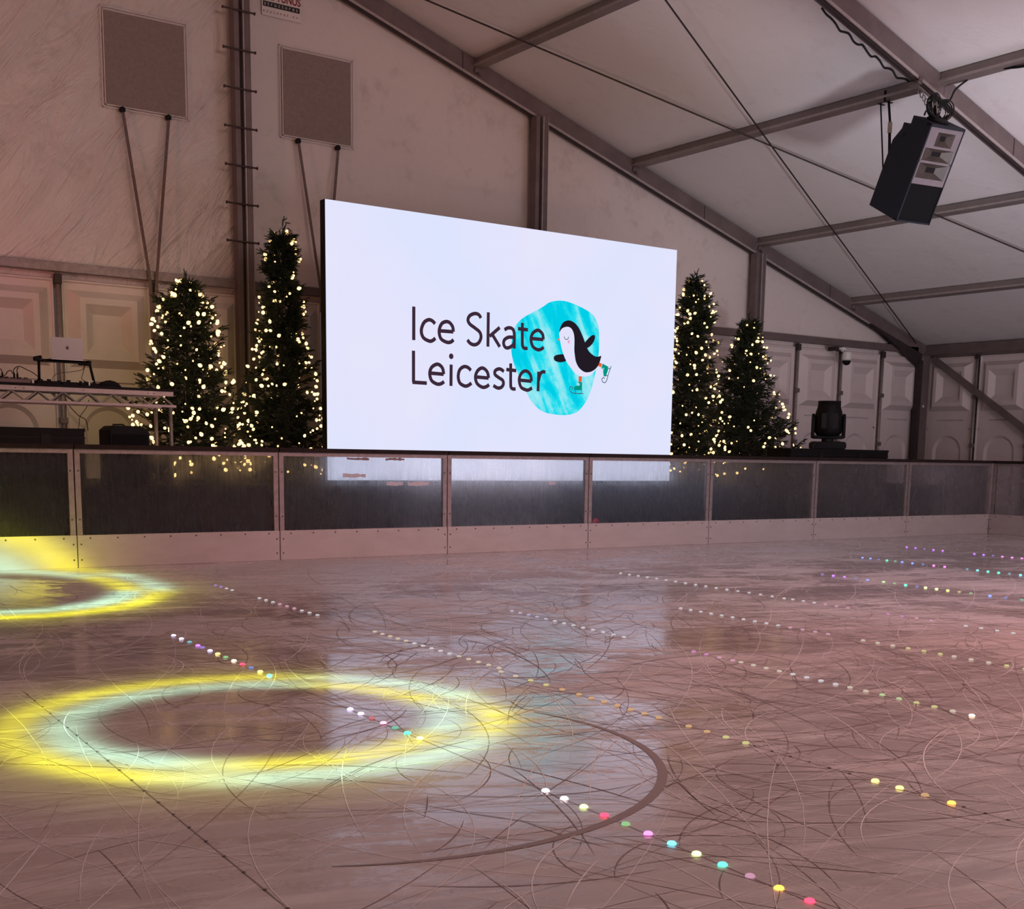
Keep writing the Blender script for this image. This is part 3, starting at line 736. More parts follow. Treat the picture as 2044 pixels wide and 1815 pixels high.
# audio gear on the table
def gear(x0, x1, y0, y1, z0, h, label, name='audio_controller', cat='audio controller', knobs=10, seed=0, m='black'):
    t = thing(name, label, cat, ((x0 + x1) / 2, (y0 + y1) / 2, z0)); r = random.Random(seed)
    MB().prism([(y0, z0), (y1, z0), (y1, z0 + h), (y0, z0 + h * .7)], x0, x1, 'X').build('case', M[m], t, bevel=.004)
    for i in range(knobs):
        x = x0 + .03 + (x1 - x0 - .06) * (i + .5) / knobs; y = y0 + (y1 - y0) * r.uniform(.3, .9)
        MB().lathe([(.012, 0), (.010, .018)], 10, Matrix.Translation((x, y, z0 + h * .85))).build('knob', M['rubber'], t)
    return t
gear(3.20, 3.42, 1.05, 1.40, 1.722, .045, 'low black media player on the table under the left leg of the laptop stand', 'media_player', 'media player', 5, 1)
gear(3.435, 3.60, 1.05, 1.40, 1.722, .042, 'flat black mixer beneath the laptop tray', 'dj_mixer', 'mixer', 5, 2)
gear(3.61, 3.80, 1.05, 1.40, 1.722, .040, 'low black media player beneath the right end of the laptop stand', 'media_player', 'media player', 5, 3)
t = thing('audio_mixer', 'small grey mixing desk with plugged cables at the left end of the table', 'mixer', (2.95, 1.2, 1.722))
MB().prism([(1.05, 1.722), (1.42, 1.722), (1.42, 1.79), (1.05, 1.755)], 2.62, 3.15, 'X').build('case', M['alu'], t, bevel=.004)
r = random.Random(4)
for i in range(24):
    MB().lathe([(.008, 0), (.007, .014)], 8, Matrix.Translation((2.66 + .02 * i, r.choice((1.12, 1.2, 1.28)), 1.765))).build('knob', M['rubber'], t)
for i, x in enumerate((2.915, 2.945, 3.055, 3.085)):
    MB().lathe([(.010, 0), (.010, .03), (.005, .05)], 10, Matrix.Translation((x, 1.34, 1.783))).build('plug', M['rubber'], t)
JC = [[(2.915, 1.34, 1.83), (2.89, 1.34, 1.87), (2.83, 1.34, 1.87), (2.75, 1.34, 1.82)],
      [(2.945, 1.34, 1.83), (2.93, 1.34, 1.86), (2.90, 1.35, 1.855), (2.84, 1.36, 1.81), (2.76, 1.38, 1.79)],
      [(3.055, 1.34, 1.83), (3.05, 1.34, 1.85), (3.07, 1.34, 1.88), (3.11, 1.34, 1.895), (3.18, 1.34, 1.865), (3.24, 1.34, 1.835), (3.29, 1.32, 1.79), (3.305, 1.3, 1.77)],
      [(3.085, 1.34, 1.83), (3.083, 1.34, 1.86), (3.10, 1.35, 1.885)],
      [(3.05, 1.36, 1.82), (3.03, 1.36, 1.85), (3.0, 1.36, 1.84), (2.97, 1.36, 1.80), (2.93, 1.38, 1.79)]]
for i, (c, lab) in enumerate(zip(JC, ('leftmost black audio cable arching out of the mixing desk', 'short black audio cable looping beside the leftmost plug', 'long black audio cable arching from the mixing desk to the laptop stand leg', 'short black audio cable rising from the rightmost plug', 'black audio cable curving low over the middle of the mixing desk'))):
    tag(cable('audio_cable', c, .0045, M['rubber']), lab, 'cable', 'cables of the mixing desk')
tag(cable('audio_cable', [(3.70, 1.2, 1.93), (3.68, 1.2, 1.89), (3.62, 1.2, 1.87), (3.54, 1.2, 1.855), (3.47, 1.2, 1.845), (3.42, 1.2, 1.83), (3.39, 1.2, 1.80), (3.385, 1.2, 1.768)], .0035, M['brown_cable']), 'thin brown cable swinging below the laptop tray', 'cable')
tag(cable('audio_cable', [(3.70, 1.19, 1.93), (3.685, 1.19, 1.87), (3.665, 1.19, 1.81), (3.67, 1.185, 1.785), (3.70, 1.18, 1.772)], .0035, M['brown_cable']), 'thin brown cable dropping from the stand hinge to the small white adapter', 'cable')
tag(MB().box(3.655, 3.735, 1.03, 1.048, 1.764, 1.773).box(3.685, 3.70, 1.028, 1.046, 1.724, 1.764).build('cable_adapter', M['white_plastic'], bevel=.002), 'small white adapter in front of the low black gear', 'adapter')
tag(MB().box(3.145, 3.165, 1.03, 1.045, 1.723, 1.757).build('cable_adapter', M['white_plastic'], bevel=.002), 'tiny white plug standing between mixing desk and media player', 'adapter')
# crumpled black bag
mb = MB(); vs = []; fs = []; nu, nv = 22, 10; r = random.Random(5)
for j in range(nv + 1):
    for i in range(nu):
        a = 2 * pi * i / nu; v = (pi / 2) * j / nv
        rr = 1 + .10 * sin(3 * a + 2 * j) + .06 * sin(7 * a) + .05 * r.uniform(-1, 1)
        vs.append((3.925 + .125 * cos(a) * cos(v) * rr + .02 * sin(v), 1.2 + .11 * sin(a) * cos(v) * rr, 1.7225 + .062 * sin(v) * (1 + .15 * sin(4 * a))))
for j in range(nv):
    for i in range(nu): fs.append((j * nu + i, j * nu + (i + 1) % nu, (j + 1) * nu + (i + 1) % nu, (j + 1) * nu + i))
tag(mb.add(vs, fs).build('soft_bag', M['black_cloth'], smooth=True), 'crumpled black cloth bag at the right end of the audio gear', 'bag')
tag(cable('thin_wire', [(3.82, 1.52, 1.60), (3.80, 1.55, 1.52), (3.73, 1.55, 1.42), (3.72, 1.55, 1.34), (3.68, 1.5, 1.25), (3.61, 1.4, 1.21)], .004, M['brown_cable']), 'thin brown wire hanging under the table towards the black case', 'wire')
tag(cable('thin_wire', [(4.02, 3.18, 1.72), (4.05, 3.16, 1.6), (4.15, 3.15, 1.48), (4.24, 3.15, 1.42), (4.26, 3.15, 1.3)], .006, M['brown_cable']), 'thin brown wire sagging against the wall panel left of the fir trees', 'wire')
# black cases under the table
def case(x0, x1, y0, y1, z0, z1, label):
    t = thing('flight_case', label, 'flight case', ((x0 + x1) / 2, (y0 + y1) / 2, z0))
    MB().box(x0, x1, y0, y1, z0, z1).build('body', M['black'], t, bevel=.006)
    MB().box(x0 - .004, x1 + .004, y0 - .004, y1 + .004, z1 - .10, z1 - .085).build('lid_seam', M['rubber'], t)
    for xa in (x0, x1):
        for ya in (y0, y1):
            for za in (z0 + .0, z1 - .03):
                MB().box(xa - .006, xa + .006, ya - .006, ya + .006, za, za + .03).build('corner_guard', M['rubber'], t)
    for xa in (x0 + (x1 - x0) * .3, x0 + (x1 - x0) * .7):
        MB().box(xa - .05, xa + .05, y0 - .01, y0, z1 - .16, z1 - .06).build('latch', M['rubber'], t)
    return t
case(2.35, 3.575, .85, 1.35, ZS, 1.295, 'long black flight case on the stage under the truss table')
case(13.62, 15.80, .85, 1.33, ZS, 1.272, 'wide black flight case right of the fir trees, carrying the moving-head lamp')
t = thing('monitor_speaker', 'black wedge loudspeaker on the stage beside the table leg', 'loudspeaker', (4.05, 1.2, ZS))
MB().prism([(3.845, ZS), (4.245, ZS), (4.245, 1.27), (4.19, 1.325), (4.13, 1.335), (3.90, 1.335), (3.845, 1.29)], .92, 1.30).build('cabinet', M['black'], t, bevel=.008)
MB().box(3.87, 4.22, .912, .92, ZS + .03, 1.25).build('grille', M['grille'], t)
MB().tube([(3.90, 1.0, 1.335), (3.90, 1.0, 1.345), (4.0, 1.0, 1.348), (4.02, 1.0, 1.335)], .008, 8).build('handle', M['rubber'], t)

def moving_head(x, y, z, s, label, turn=0, tilt=0):
    t = thing('moving_head_lamp', label, 'stage light', (x, y, z))
    mt = Matrix.Translation((x, y, z)) @ Matrix.Rotation(turn, 4, 'Z') @ Matrix.Diagonal((s, s, s, 1))
    MB().prism([(-.26, .02), (-.24, 0), (.24, 0), (.26, .02), (.26, .085), (.235, .11), (-.235, .11), (-.26, .085)], -.17, .17, mtx=mt).build('base', M['black'], t, bevel=.01)
    MB().lathe([(.09, .108), (.09, .15)], 24, mt).build('swivel', M['rubber'], t, smooth=False)
    MB().box(-.22, .22, -.10, .10, .15, .20, mt).build('yoke', M['black'], t, bevel=.012)
    for sx in (-1, 1):
        MB().prism([(-.09, .16), (.09, .16), (.10, .30), (.085, .46), (.03, .52), (-.03, .52), (-.085, .46), (-.10, .30)], sx * .205, sx * .245, 'X', mt).build('arm', M['black'], t, bevel=.01)
    hm = mt @ Matrix.Translation((0, 0, .42)) @ Matrix.Rotation(tilt, 4, 'X')
    h = MB().lathe([(.08, -.235), (.16, -.225), (.20, -.17), (.203, -.05), (.203, .07), (.192, .13), (.172, .19), (.165, .27)], 26, hm)
    h.build('head', M['black'], t, smooth=True)
    MB().lathe([(.15, .262), (.17, .27), (.17, .285), (.12, .287)], 26, hm).build('lens_ring', M['rubber'], t, smooth=True)
    MB().box(-.12, .12, -.195, -.17, -.12, .1, hm).build('cooling_fins', M['rubber'], t)
    return t
moving_head(14.70, 1.12, 1.272, 1.02, 'black moving-head stage light standing upright on the wide case at right', -.75, 0)
moving_head(2.66, 1.12, 1.295, .62, 'black stage light lying low on the long case, at the left edge', 0, 1.45)
tag(cable('thin_wire', [(14.42, 1.05, 1.33), (14.34, 1.02, 1.36), (14.26, 1.0, 1.32), (14.24, 1.0, 1.28)], .006, M['dark_wire']), 'short wire looping off the base of the upright stage light', 'wire')

# ------------------------------------------------------------------ dome camera
t = thing('dome_camera', 'small white dome security camera under the end-wall rail', 'camera', (17.1, 3.0, 3.0))
MB().box(16.93, 16.99, 3.02, 3.2, 2.98, 3.05).tube([(16.96, 3.05, 3.0), (17.02, 2.95, 2.98)], .03, 8).build('bracket', M['alu_dark'], t)
MB().lathe([(.05, 0), (.065, -.02), (.065, -.04), (.03, -.05), (.03, -.07)], 18, Matrix.Translation((17.0, 2.93, 3.03))).build('cap', M['white_plastic'], t, smooth=True)
MB().lathe([(.06, 0), (.08, -.02), (.085, -.12), (.07, -.15)], 20, Matrix.Translation((17.08, 2.90, 2.96))).build('housing', M['white_plastic'], t, smooth=True)
MB().lathe([(.072, 0), (.07, -.03), (.05, -.065), (.02, -.078)], 20, Matrix.Translation((17.08, 2.90, 2.81))).build('lens_dome', M['black'], t, smooth=True)

# ------------------------------------------------------------------ hanging loudspeaker
S = .93
P0 = Vector((0, -11.92, 1.145)); P0 = P0 + S * (Vector((12.939, -2.006, 5.094)) - P0)
RM = Matrix.Rotation(-.212, 4, 'Z') @ Matrix.Rotation(.016, 4, 'Y') @ Matrix.Rotation(.471, 4, 'X')
sm = Matrix.Translation(P0) @ RM
W, D, Hh = .518 * S, .539 * S, 1.15 * S
t = thing('hanging_loudspeaker', 'large black loudspeaker with pale horn panel, hanging from the near rafter', 'loudspeaker', P0)
# local: x across, y depth (front at 0), z down from 0 to -Hh
sd = [(0, 0), (0, -Hh), (D, -Hh), (D * .985, -Hh * .30), (D * .80, -Hh * .16), (D * .80, -Hh * .10), (D * .55, -Hh * .10), (D * .55, -.0)]
MB().prism(sd, -W / 2, W / 2, 'X', sm).build('cabinet', M['navy'], t, bevel=.004)
hp = -Hh * .60
fr = MB().box(-W / 2 + .018, W / 2 - .012, -.012, .0, hp, -.03, sm).build('horn_panel', M['horn'], t)
def horn(x0, x1, z0, z1, d):
    i = .018
    A = [(x0, -.013, z0), (x1, -.013, z0), (x1, -.013, z1), (x0, -.013, z1)]
    B = [(x0 + (x1 - x0) * .40, -.0125 + 0 * d, z0 + (z1 - z0) * .35), (x1 - (x1 - x0) * .28, -.0125, z0 + (z1 - z0) * .35), (x1 - (x1 - x0) * .28, -.0125, z1 - (z1 - z0) * .35), (x0 + (x1 - x0) * .40, -.0125, z1 - (z1 - z0) * .35)]
    return A, B
# horns project as flared frames in front of the baffle
for k_, (x0, x1, z0, z1) in enumerate(((-.10, .14, -.225, -.075), (-.20, .20, -.385, -.25), (-.20, .20, -.575, -.41))):
    x0 *= W / .48; x1 *= W / .48
    b = MB(); dp = .055
    A = [(x0, -.013 - dp, z0), (x1, -.013 - dp, z0), (x1, -.013 - dp, z1), (x0, -.013 - dp, z1)]
    cx0, cx1 = x0 + (x1 - x0) * .38, x1 - (x1 - x0) * .30; cz0, cz1 = z0 + (z1 - z0) * .36, z1 - (z1 - z0) * .3
    B = [(cx0, -.013, cz0), (cx1, -.013, cz0), (cx1, -.013, cz1), (cx0, -.013, cz1)]
    b.add(A + B, [(0, 1, 5, 4), (1, 2, 6, 5), (2, 3, 7, 6), (3, 0, 4, 7)], sm)
    b.build('horn', M['horn_in'], t)
    MB().box(cx0, cx1, -.0135, -.0128, cz0, cz1, sm).build('horn_throat', M['black'], t)
b = MB(); q = .012
zc_ = [(-.03, -.075), (-.225, -.25), (-.385, -.41), (-.575, hp)]
for za, zb in zc_: b.box(-W / 2 + .018, W / 2 - .012, -.068, -.013, zb, za, sm)
s_ = W / .48
for x0, x1, za, zb in ((-W / 2 + .018, -.10 * s_, -.225, -.075), (.14 * s_, W / 2 - .012, -.225, -.075), (-W / 2 + .018, -.20 * s_, -.575, -.25), (.20 * s_, W / 2 - .012, -.575, -.25)):
    b.box(x0, x1, -.068, -.013, za, zb, sm)
b.build('horn_surround', M['horn'], t)
e = MB().box(-W / 2, -W / 2 + .018, -.075, 0, -Hh, 0, sm).box(W / 2 - .012, W / 2, -.075, 0, -Hh, 0, sm).box(-W / 2, W / 2, -.075, 0, -.03, 0, sm).box(-W / 2, W / 2, -.075, 0, -Hh, -Hh + .02, sm)
e.build('front_frame', M['navy'], t)
MB().box(-W / 2 + .018, W / 2 - .012, -.06, -.0, -Hh + .02, hp - .003, sm).build('bass_grille', M['grille'], t)
for yy, zz in ((.66, -.19), (.66, -.215)):
    MB().lathe([(.018, 0), (.018, .004)], 10, sm @ Matrix.Translation((-W / 2, D * yy, zz - .02)) @ Matrix.Rotation(-pi / 2, 4, 'Y')).build('handle_cup', M['rubber'], t)
top = sm @ Vector((.0, D * .28, .0))
MB().lathe([(.12, .0), (.13, .012), (.11, .03), (.04, .04)], 24, Matrix.Translation(top) @ RM).build('swivel_plate', M['rubber'], t, smooth=True)
# rigging above it
rg_ = thing('rigging_clamp', 'steel clamp with chain holding the loudspeaker to the rafter', 'clamp', top + Vector((0, 0, .3)))
ctop = Vector((12.05, YS + .06, zr(12.05) - .27))
MB().tube([top + Vector((0, 0, .02)), top + Vector((.0, .03, .2)), ctop], .014, 8).build('hook', M['galv'], rg_)
MB().box(ctop.x - .035, ctop.x + .035, ctop.y - .075, ctop.y + .075, ctop.z - .03, ctop.z + .012).box(ctop.x - .03, ctop.x + .03, ctop.y - .085, ctop.y - .073, ctop.z, ctop.z + .05).build('jaw', M['alu'], rg_, bevel=.004)
for j in range(6):
    cpt = top.lerp(ctop, .3 + .1 * j); ln = [cpt + Vector((.022 * cos(a) * (j % 2), .022 * cos(a) * (1 - j % 2), .035 * sin(a))) for a in [2 * pi * i / 12 for i in range(13)]]
    MB().tube(ln, .006, 6, cap=False).build('chain_link', M['galv'], rg_, smooth=True)
for j, (lab, rr, off, tl) in enumerate((('large black cable coil on the left above the loudspeaker', .125, (-.09, .0, .15), .25), ('black cable coil on the right above the loudspeaker', .105, (.10, .02, .14), -.35))):
    mb = MB()
    for q in range(5):
        c0 = top + Vector(off); pts = []
        for i in range(29):
            a = 2 * pi * i / 28; R_ = rr - .006 * q + .004 * sin(3 * a + q)
            pts.append(c0 + Vector((R_ * cos(a) * cos(tl), .02 * q - .04 + R_ * cos(a) * sin(tl), R_ * 1.02 * sin(a))))
        mb.tube(pts, .0075, 6, cap=False)
    tag(mb.build('cable_coil', M['rubber'], smooth=True), lab, 'cable coil')
# ratchet strap from the purlin to the cabinet back
xs = XE - PS[3] * UX
t = thing('ratchet_strap', 'black ratchet strap from the purlin to the back of the loudspeaker', 'strap', (xs, -1.35, 5.4))
bk = sm @ Vector((-W / 2 - .01, D + .01, -Hh * .44)); up1 = Vector((xs + .0, -1.52, zr(xs) - .11)); up2 = Vector((xs + .0, -1.40, zr(xs) - .11))
def band(a, b, w, m, nm, th=.004):
    d = (b - a).normalized(); s = d.cross(Vector((cos(.6252), -sin(.6252), 0)).cross(d)).normalized()
    s = (Vector((cos(.6252), -sin(.6252), 0)) - d * d.dot(Vector((cos(.6252), -sin(.6252), 0)))).normalized(); n_ = d.cross(s) * th
    vs = [a - s * w, a + s * w, b + s * w, b - s * w]; vs = [v - n_ for v in vs] + [v + n_ for v in vs]
    return MB().add(vs, [(0, 1, 2, 3), (4, 5, 6, 7), (0, 1, 5, 4), (1, 2, 6, 5), (2, 3, 7, 6), (3, 0, 4, 7)]).build(nm, m, t)
bk2 = sm @ Vector((-W / 2 - .01, D + .01, -Hh * .30)); mid = up1.lerp(bk2, .62)
band(up2, sm @ Vector((-W / 2 + .03, D + .012, -Hh * .62)), .008, M['rubber'], 'webbing')
band(up1, mid, .014, M['rubber'], 'webbing'); band(mid - Vector((0, 0, .09)), sm @ Vector((-W / 2 + .04, D + .012, -Hh * .45)), .016, M['rubber'], 'webbing')
band(mid + Vector((0, 0, .02)), mid - Vector((0, 0, .1)), .022, M['galv'], 'ratchet', .015)
MB().box(xs - .075, xs + .065, -1.535, -1.505, zr(xs) - .125, zr(xs) - .118).box(xs - .075, xs - .068, -1.535, -1.505, zr(xs) - .12, zr(xs) + .0).box(xs - .04, xs + .065, -1.415, -1.385, zr(xs) - .125, zr(xs) - .118).build('loop', M['rubber'], t)

# ------------------------------------------------------------------ fir trees with strings of bulbs
bulb_me = MB().lathe([(.004, -.018), (.013, -.012), (.019, .0), (.018, .010), (.010, .022), (.003, .028)], 8).mesh('bulb')
bulb_me.materials.append(M['bulb'])
for p_ in bulb_me.polygons: p_.use_smooth = True
def tree(x, y, prof, h, label, slabel, seed, nf, nb, lean=0, dens=1.0, curl=False):
    """prof: list of (height fraction, radius)"""
    r = random.Random(seed)
    def rad(f):
        for (a, ra), (b, rb) in zip(prof, prof[1:]):
            if a <= f <= b: return ra + (rb - ra) * (f - a) / (b - a)
        return prof[-1][1]
    t = thing('fir_tree', label, 'christmas tree', (x, y, ZS))
    ax = lambda f: Vector((x + lean * f * f, y, ZS + f * h))
    mb = MB()
    def finger(p, d, L, w):
        if p.z < ZS + .07: return
        d = d.normalized(); a = d.orthogonal().normalized(); b = d.cross(a)
        n = 13
        for i in range(n):
            f = i / (n - 1); base = p + d * (L * f * .8); an = i * 2.4
            s = a * cos(an) + b * sin(an)
            tip = base + (d * .95 + s * .62) * w * (1.15 - .5 * f)
            side = d.cross(s) * .0055
            k = len(mb.v); mb.v += [tuple(base - side), tuple(base + side), tuple(tip)]; mb.f.append((k, k + 1, k + 2))
        k = len(mb.v); e = p + d * L; q = .007
        mb.v += [tuple(p + a * q), tuple(p - a * .5 * q + b * q), tuple(p - a * .5 * q - b * q), tuple(e)]
        mb.f += [(k, k + 1, k + 3), (k + 1, k + 2, k + 3), (k + 2, k, k + 3)]
    tw = MB(); mx = max(q[1] for q in prof)
    for i in range(nf // 6):
        f = r.uniform(0, .985)
        if r.random() > rad(f) / mx * .6 + .4: continue
        an = r.uniform(0, 2 * pi); R_ = rad(f) * r.uniform(.72, 1.16); up = r.uniform(-.10, .45)
        o = Vector((cos(an), sin(an), 0)); s_ = Vector((-sin(an), cos(an), 0)); c = ax(f)
        bend = r.uniform(-.15, .15)
        def along(q): return c + o * (R_ * q) + s_ * (bend * R_ * q * q) + Vector((0, 0, R_ * (up * q * q - .30 * (1 - q)) ))
        tw.tube([along(q) for q in (.1, .4, .7, .95)], .006, 4, cap=False)
        nt_ = int(9 + 16 * R_ / .5)
        for j in range(nt_):
            q = 1 - .75 * (j / nt_) ** 1.3; sd = r.choice((-1, 1)) * r.uniform(.2, 1)
            dv = o * r.uniform(.35, 1) + s_ * sd + Vector((0, 0, r.uniform(-.2, .6)))
            p0 = along(q) + s_ * sd * .035 * (1.3 - q) * 2 + Vector((0, 0, r.uniform(-.03, .02)))
            finger(p0, dv, r.uniform(.06, .11), r.uniform(.020, .032))
        finger(along(.97), o + Vector((0, 0, up * 1.3)), .11, .03)
    if not curl and h < 2.6 and nf > 1000:      # stray bent branches low on the right
        for zz, xx, cv in ((.30, .80, 1), (.19, .84, -1)):
            for q in range(4): finger(ax(zz) + Vector((xx - .16 + .06 * q, -.1, .02 * q * q * cv * .6)), Vector((1, 0, .5 * q * cv)), .08, .016)
    # leader
    tp = ax(1.0)
    for j in range(10):
        f = 1 - .012 * j
        finger(ax(f), Vector((r.uniform(-.5, .5) + (0.6 if curl else 0), r.uniform(-.4, .4), 1)), .09, .03)
    if curl:
        for s_ in (0, 1, 2, 3):
            finger(tp + Vector((.03 * s_, 0, .03 - .018 * s_ * s_)), Vector((1, 0, .6 - .6 * s_)), .07, .028)
    # dense dark heart of inner twigs
    for i in range(int(nf * .85)):
        f = r.uniform(0, .96); an = r.uniform(0, 2 * pi); R_ = rad(f) * r.uniform(.1, .78); o = Vector((cos(an), sin(an), 0))
        st = ax(f) + o * R_
        for j in range(3): finger(st, o + Vector((r.uniform(-.8, .8), r.uniform(-.8, .8), r.uniform(-.8, .8))), .12, .042)
    mb.build('foliage', M['needles'], t)
    tw.tube([ax(0) + Vector((0, 0, .0)), ax(.5), ax(.97)], .035, 10, r2=.008).build('trunk', M['trunk'], t)
    MB().lathe([(.17, 0), (.17, .02), (.05, .05), (.05, .12)], 16, Matrix.Translation((x, y, ZS))).build('stand', M['black'], t)
    # string of bulbs
    L = thing('string_lights', slabel, 'string lights', (x, y, ZS + .3), 'strings of warm bulbs on the fir trees')
    pts = []; turns = 9 + int(h * 2)
    for i in range(turns * 14):
        f = i / (turns * 14); a = 2 * pi * turns * f
        pts.append(ax(f) + Vector((cos(a), sin(a), 0)) * rad(f) * .86 + Vector((0, 0, .02 * sin(5 * a))))
    MB().tube(pts, .0035, 4).build('wire', M['wire'], L)
    vdir = math.atan2(-11.92 - y, -x)
    rear = MB(); cnt = 0
    P = []
    while cnt < nb:
        f = r.uniform(.03, .985)
        if r.random() > (rad(f) / max(p_[1] for p_ in prof)) * .75 + .25: continue
        an = vdir + r.uniform(-1.75, 1.75); R_ = rad(f) * r.uniform(.98, 1.16)
        P.append((f, ax(f) + Vector((cos(an), sin(an), 0)) * R_)); cnt += 1
    P.sort(key=lambda q: (q[1] - Vector((0, -11.92, 1.1))).length)
    for i, (f, p) in enumerate(P):
        if p.z < 1.0: pass
        rot = Matrix.Rotation(r.uniform(-1.2, 1.2), 4, 'X') @ Matrix.Rotation(r.uniform(-1.2, 1.2), 4, 'Y')
        sc = r.choice((.45, .55, .7, .85, 1.0, 1.1))
        if i < 100:
            o = bpy.data.objects.new('bulb', bulb_me); COL.objects.link(o); o.parent = L
            o.matrix_parent_inverse = L.matrix_world.inverted(); o.matrix_basis = Matrix.Translation(p) @ rot @ Matrix.Diagonal((sc, sc, sc, 1))
        else:
            rear.lathe([(.004, -.018), (.013, -.012), (.019, .0), (.018, .010), (.010, .022), (.003, .028)], 6, Matrix.Translation(p) @ rot @ Matrix.Diagonal((sc, sc, sc, 1)))
    for i in range(nb // 2):     # bulbs round the back
        f = r.uniform(.03, .98); an = vdir + pi + r.uniform(-1.3, 1.3)
        rear.lathe([(.004, -.018), (.019, .0), (.010, .022)], 6, Matrix.Translation(ax(f) + Vector((cos(an), sin(an), 0)) * rad(f)))
    o = rear.build('bulbs', M['bulb'], L, smooth=True); o['kind'] = 'stuff'
    return t
wide = [(0, .62), (.22, .66), (.32, .58), (.48, .48), (.60, .36), (.70, .36), (.84, .28), (.94, .15), (1, .04)]
pencil = [(0, .50), (.2, .46), (.4, .36), (.6, .27), (.78, .20), (.80, .14), (.84, .20), (.93, .15), (1, .03)]
slim = [(0, .50), (.2, .47), (.45, .37), (.68, .29), (.76, .24), (.80, .28), (.88, .21), (.97, .11), (1, .04)]
broad = [(0, .84), (.2, .80), (.35, .70), (.5, .54), (.65, .40), (.8, .28), (.92, .14), (1, .03)]
tree(5.00, 1.85, wide, 2.24, 'wide left-hand fir tree behind the end of the truss table', 'warm white bulbs strung over the wide left-hand fir tree', 11, 900, 200)
tree(6.12, 1.85, pencil, 2.93, 'tall slim fir tree with bent tip touching the left edge of the screen', 'warm white bulbs strung over the tall slim fir left of the screen', 12, 1000, 145, lean=.04, curl=True)
tree(12.47, 1.75, slim, 2.96, 'tall narrow fir tree touching the right edge of the screen', 'dense warm bulbs strung over the narrow fir touching the right edge of the screen', 13, 1000, 165)
tree(14.00, 2.2, broad, 2.52, 'short broad fir tree right of the screen, beside the black case', 'sparse warm bulbs strung over the short broad right-hand fir tree', 14, 1200, 115)

# ------------------------------------------------------------------ blade marks on the ice
def on_ice(z): return lambda p: (p[0], p[1], z)
r = random.Random(21)
def cuts(n, m, name, z, wr, seed, reg=(-1.5, 17, -10.6, -.15), alen=(.4, 3.2), rads=(.35, 7)):
    r = random.Random(seed); mb = MB()
    for i in range(n):
        x = r.uniform(reg[0], reg[1]); y = r.uniform(reg[2], reg[3])
        R_ = math.exp(r.uniform(math.log(rads[0]), math.log(rads[1]))); a0 = r.uniform(0, 2 * pi)
        L = r.uniform(*alen) * (.4 + .6 * min(1, R_)); da = min(L / R_, r.uniform(.5, 2.0)) * r.choice((-1, 1)); k = max(6, int(abs(da) * 8) + 5)
        cx, cy = x - R_ * cos(a0), y - R_ * sin(a0)
        pts = [(cx + R_ * cos(a0 + da * j / k), cy + R_ * sin(a0 + da * j / k)) for j in range(k + 1)]
        if any(p[1] > -.04 or p[0] > 17.25 for p in pts): continue
        ribbon(mb, pts, r.uniform(*wr), on_ice(z), True)
    o = mb.build(name, m); o['kind'] = 'stuff'; return o
o = cuts(2400, M['scratch_light'], 'blade_marks', .0012, (.0016, .0042), 1, rads=(.8, 14))
tag(o, 'fine pale blade marks cut all over the ice', 'scratches')
o = cuts(1300, M['scratch_dark'], 'blade_grooves', .0009, (.0012, .0045), 2, alen=(.3, 2.4), rads=(.5, 9))
tag(o, 'fine dark blade grooves cut all over the ice', 'scratches')
o = cuts(1300, M['scratch_dark'], 'blade_grooves', .0011, (.0018, .006), 5, reg=(2, 8.5, -9.6, -3.5), alen=(.25, 1.5), rads=(.35, 5))
tag(o, 'tangle of darker grooves where the screen is mirrored in the ice', 'scratches')
o = cuts(380, M['scratch_light'], 'blade_marks', .0014, (.0018, .0045), 6, reg=(1, 8.5, -9.6, -3.5), alen=(.4, 2.2), rads=(.4, 3))
tag(o, 'bright hair-like blade cuts in front of the mirrored screen', 'scratches')
mb = MB()
pts = [(2.02 + 1.18 * cos(radians(a)), -7.87 + 1.18 * sin(radians(a))) for a in range(-118, 22, 4)]
ribbon(mb, pts, .036, on_ice(.0016), True)
tag(mb.build('skate_track', mat('worn_track', (.31, .245, .24), .55, 0, .3)), 'single broad dark curved track on the ice, inside the mirrored screen glow', 'track')

# ------------------------------------------------------------------ lights frozen into the ice
LC = dict(white=(1, .88, .95), lilac=(.75, .62, 1), purple=(.45, .15, 1), blue=(.15, .25, 1), cyan=(.15, .75, .95), teal=(.1, .9, .55), green=(.35, .95, .25), lime=(.75, .95, .35),
          yellow=(1, .85, .2), orange=(1, .45, .08), red=(1, .06, .12), pink=(1, .35, .6), magenta=(1, .2, .75), peach=(1, .75, .55))
LM = {k: emis('led_' + k, v, 2.6) for k, v in LC.items()}
LM.update({k + '_dim': emis('led_dim_' + k, tuple(.25 + .75 * c for c in v), .62) for k, v in LC.items()})
M['unlit'] = mat('unlit_lens', (.16, .11, .11), .4)
M['ice_cord'] = mat('cord_under_ice', (.38, .31, .30), .5)
led_me = {}; rl = random.Random(9)
def led_mesh(k):
    if k not in led_me:
        me = MB().lathe([(.0145, 0), (.014, .004), (.010, .0075), (.003, .009)], 12).mesh('led')
        me.materials.append(M['unlit'] if k == 'off' else LM[k]); led_me[k] = me
    return led_me[k]
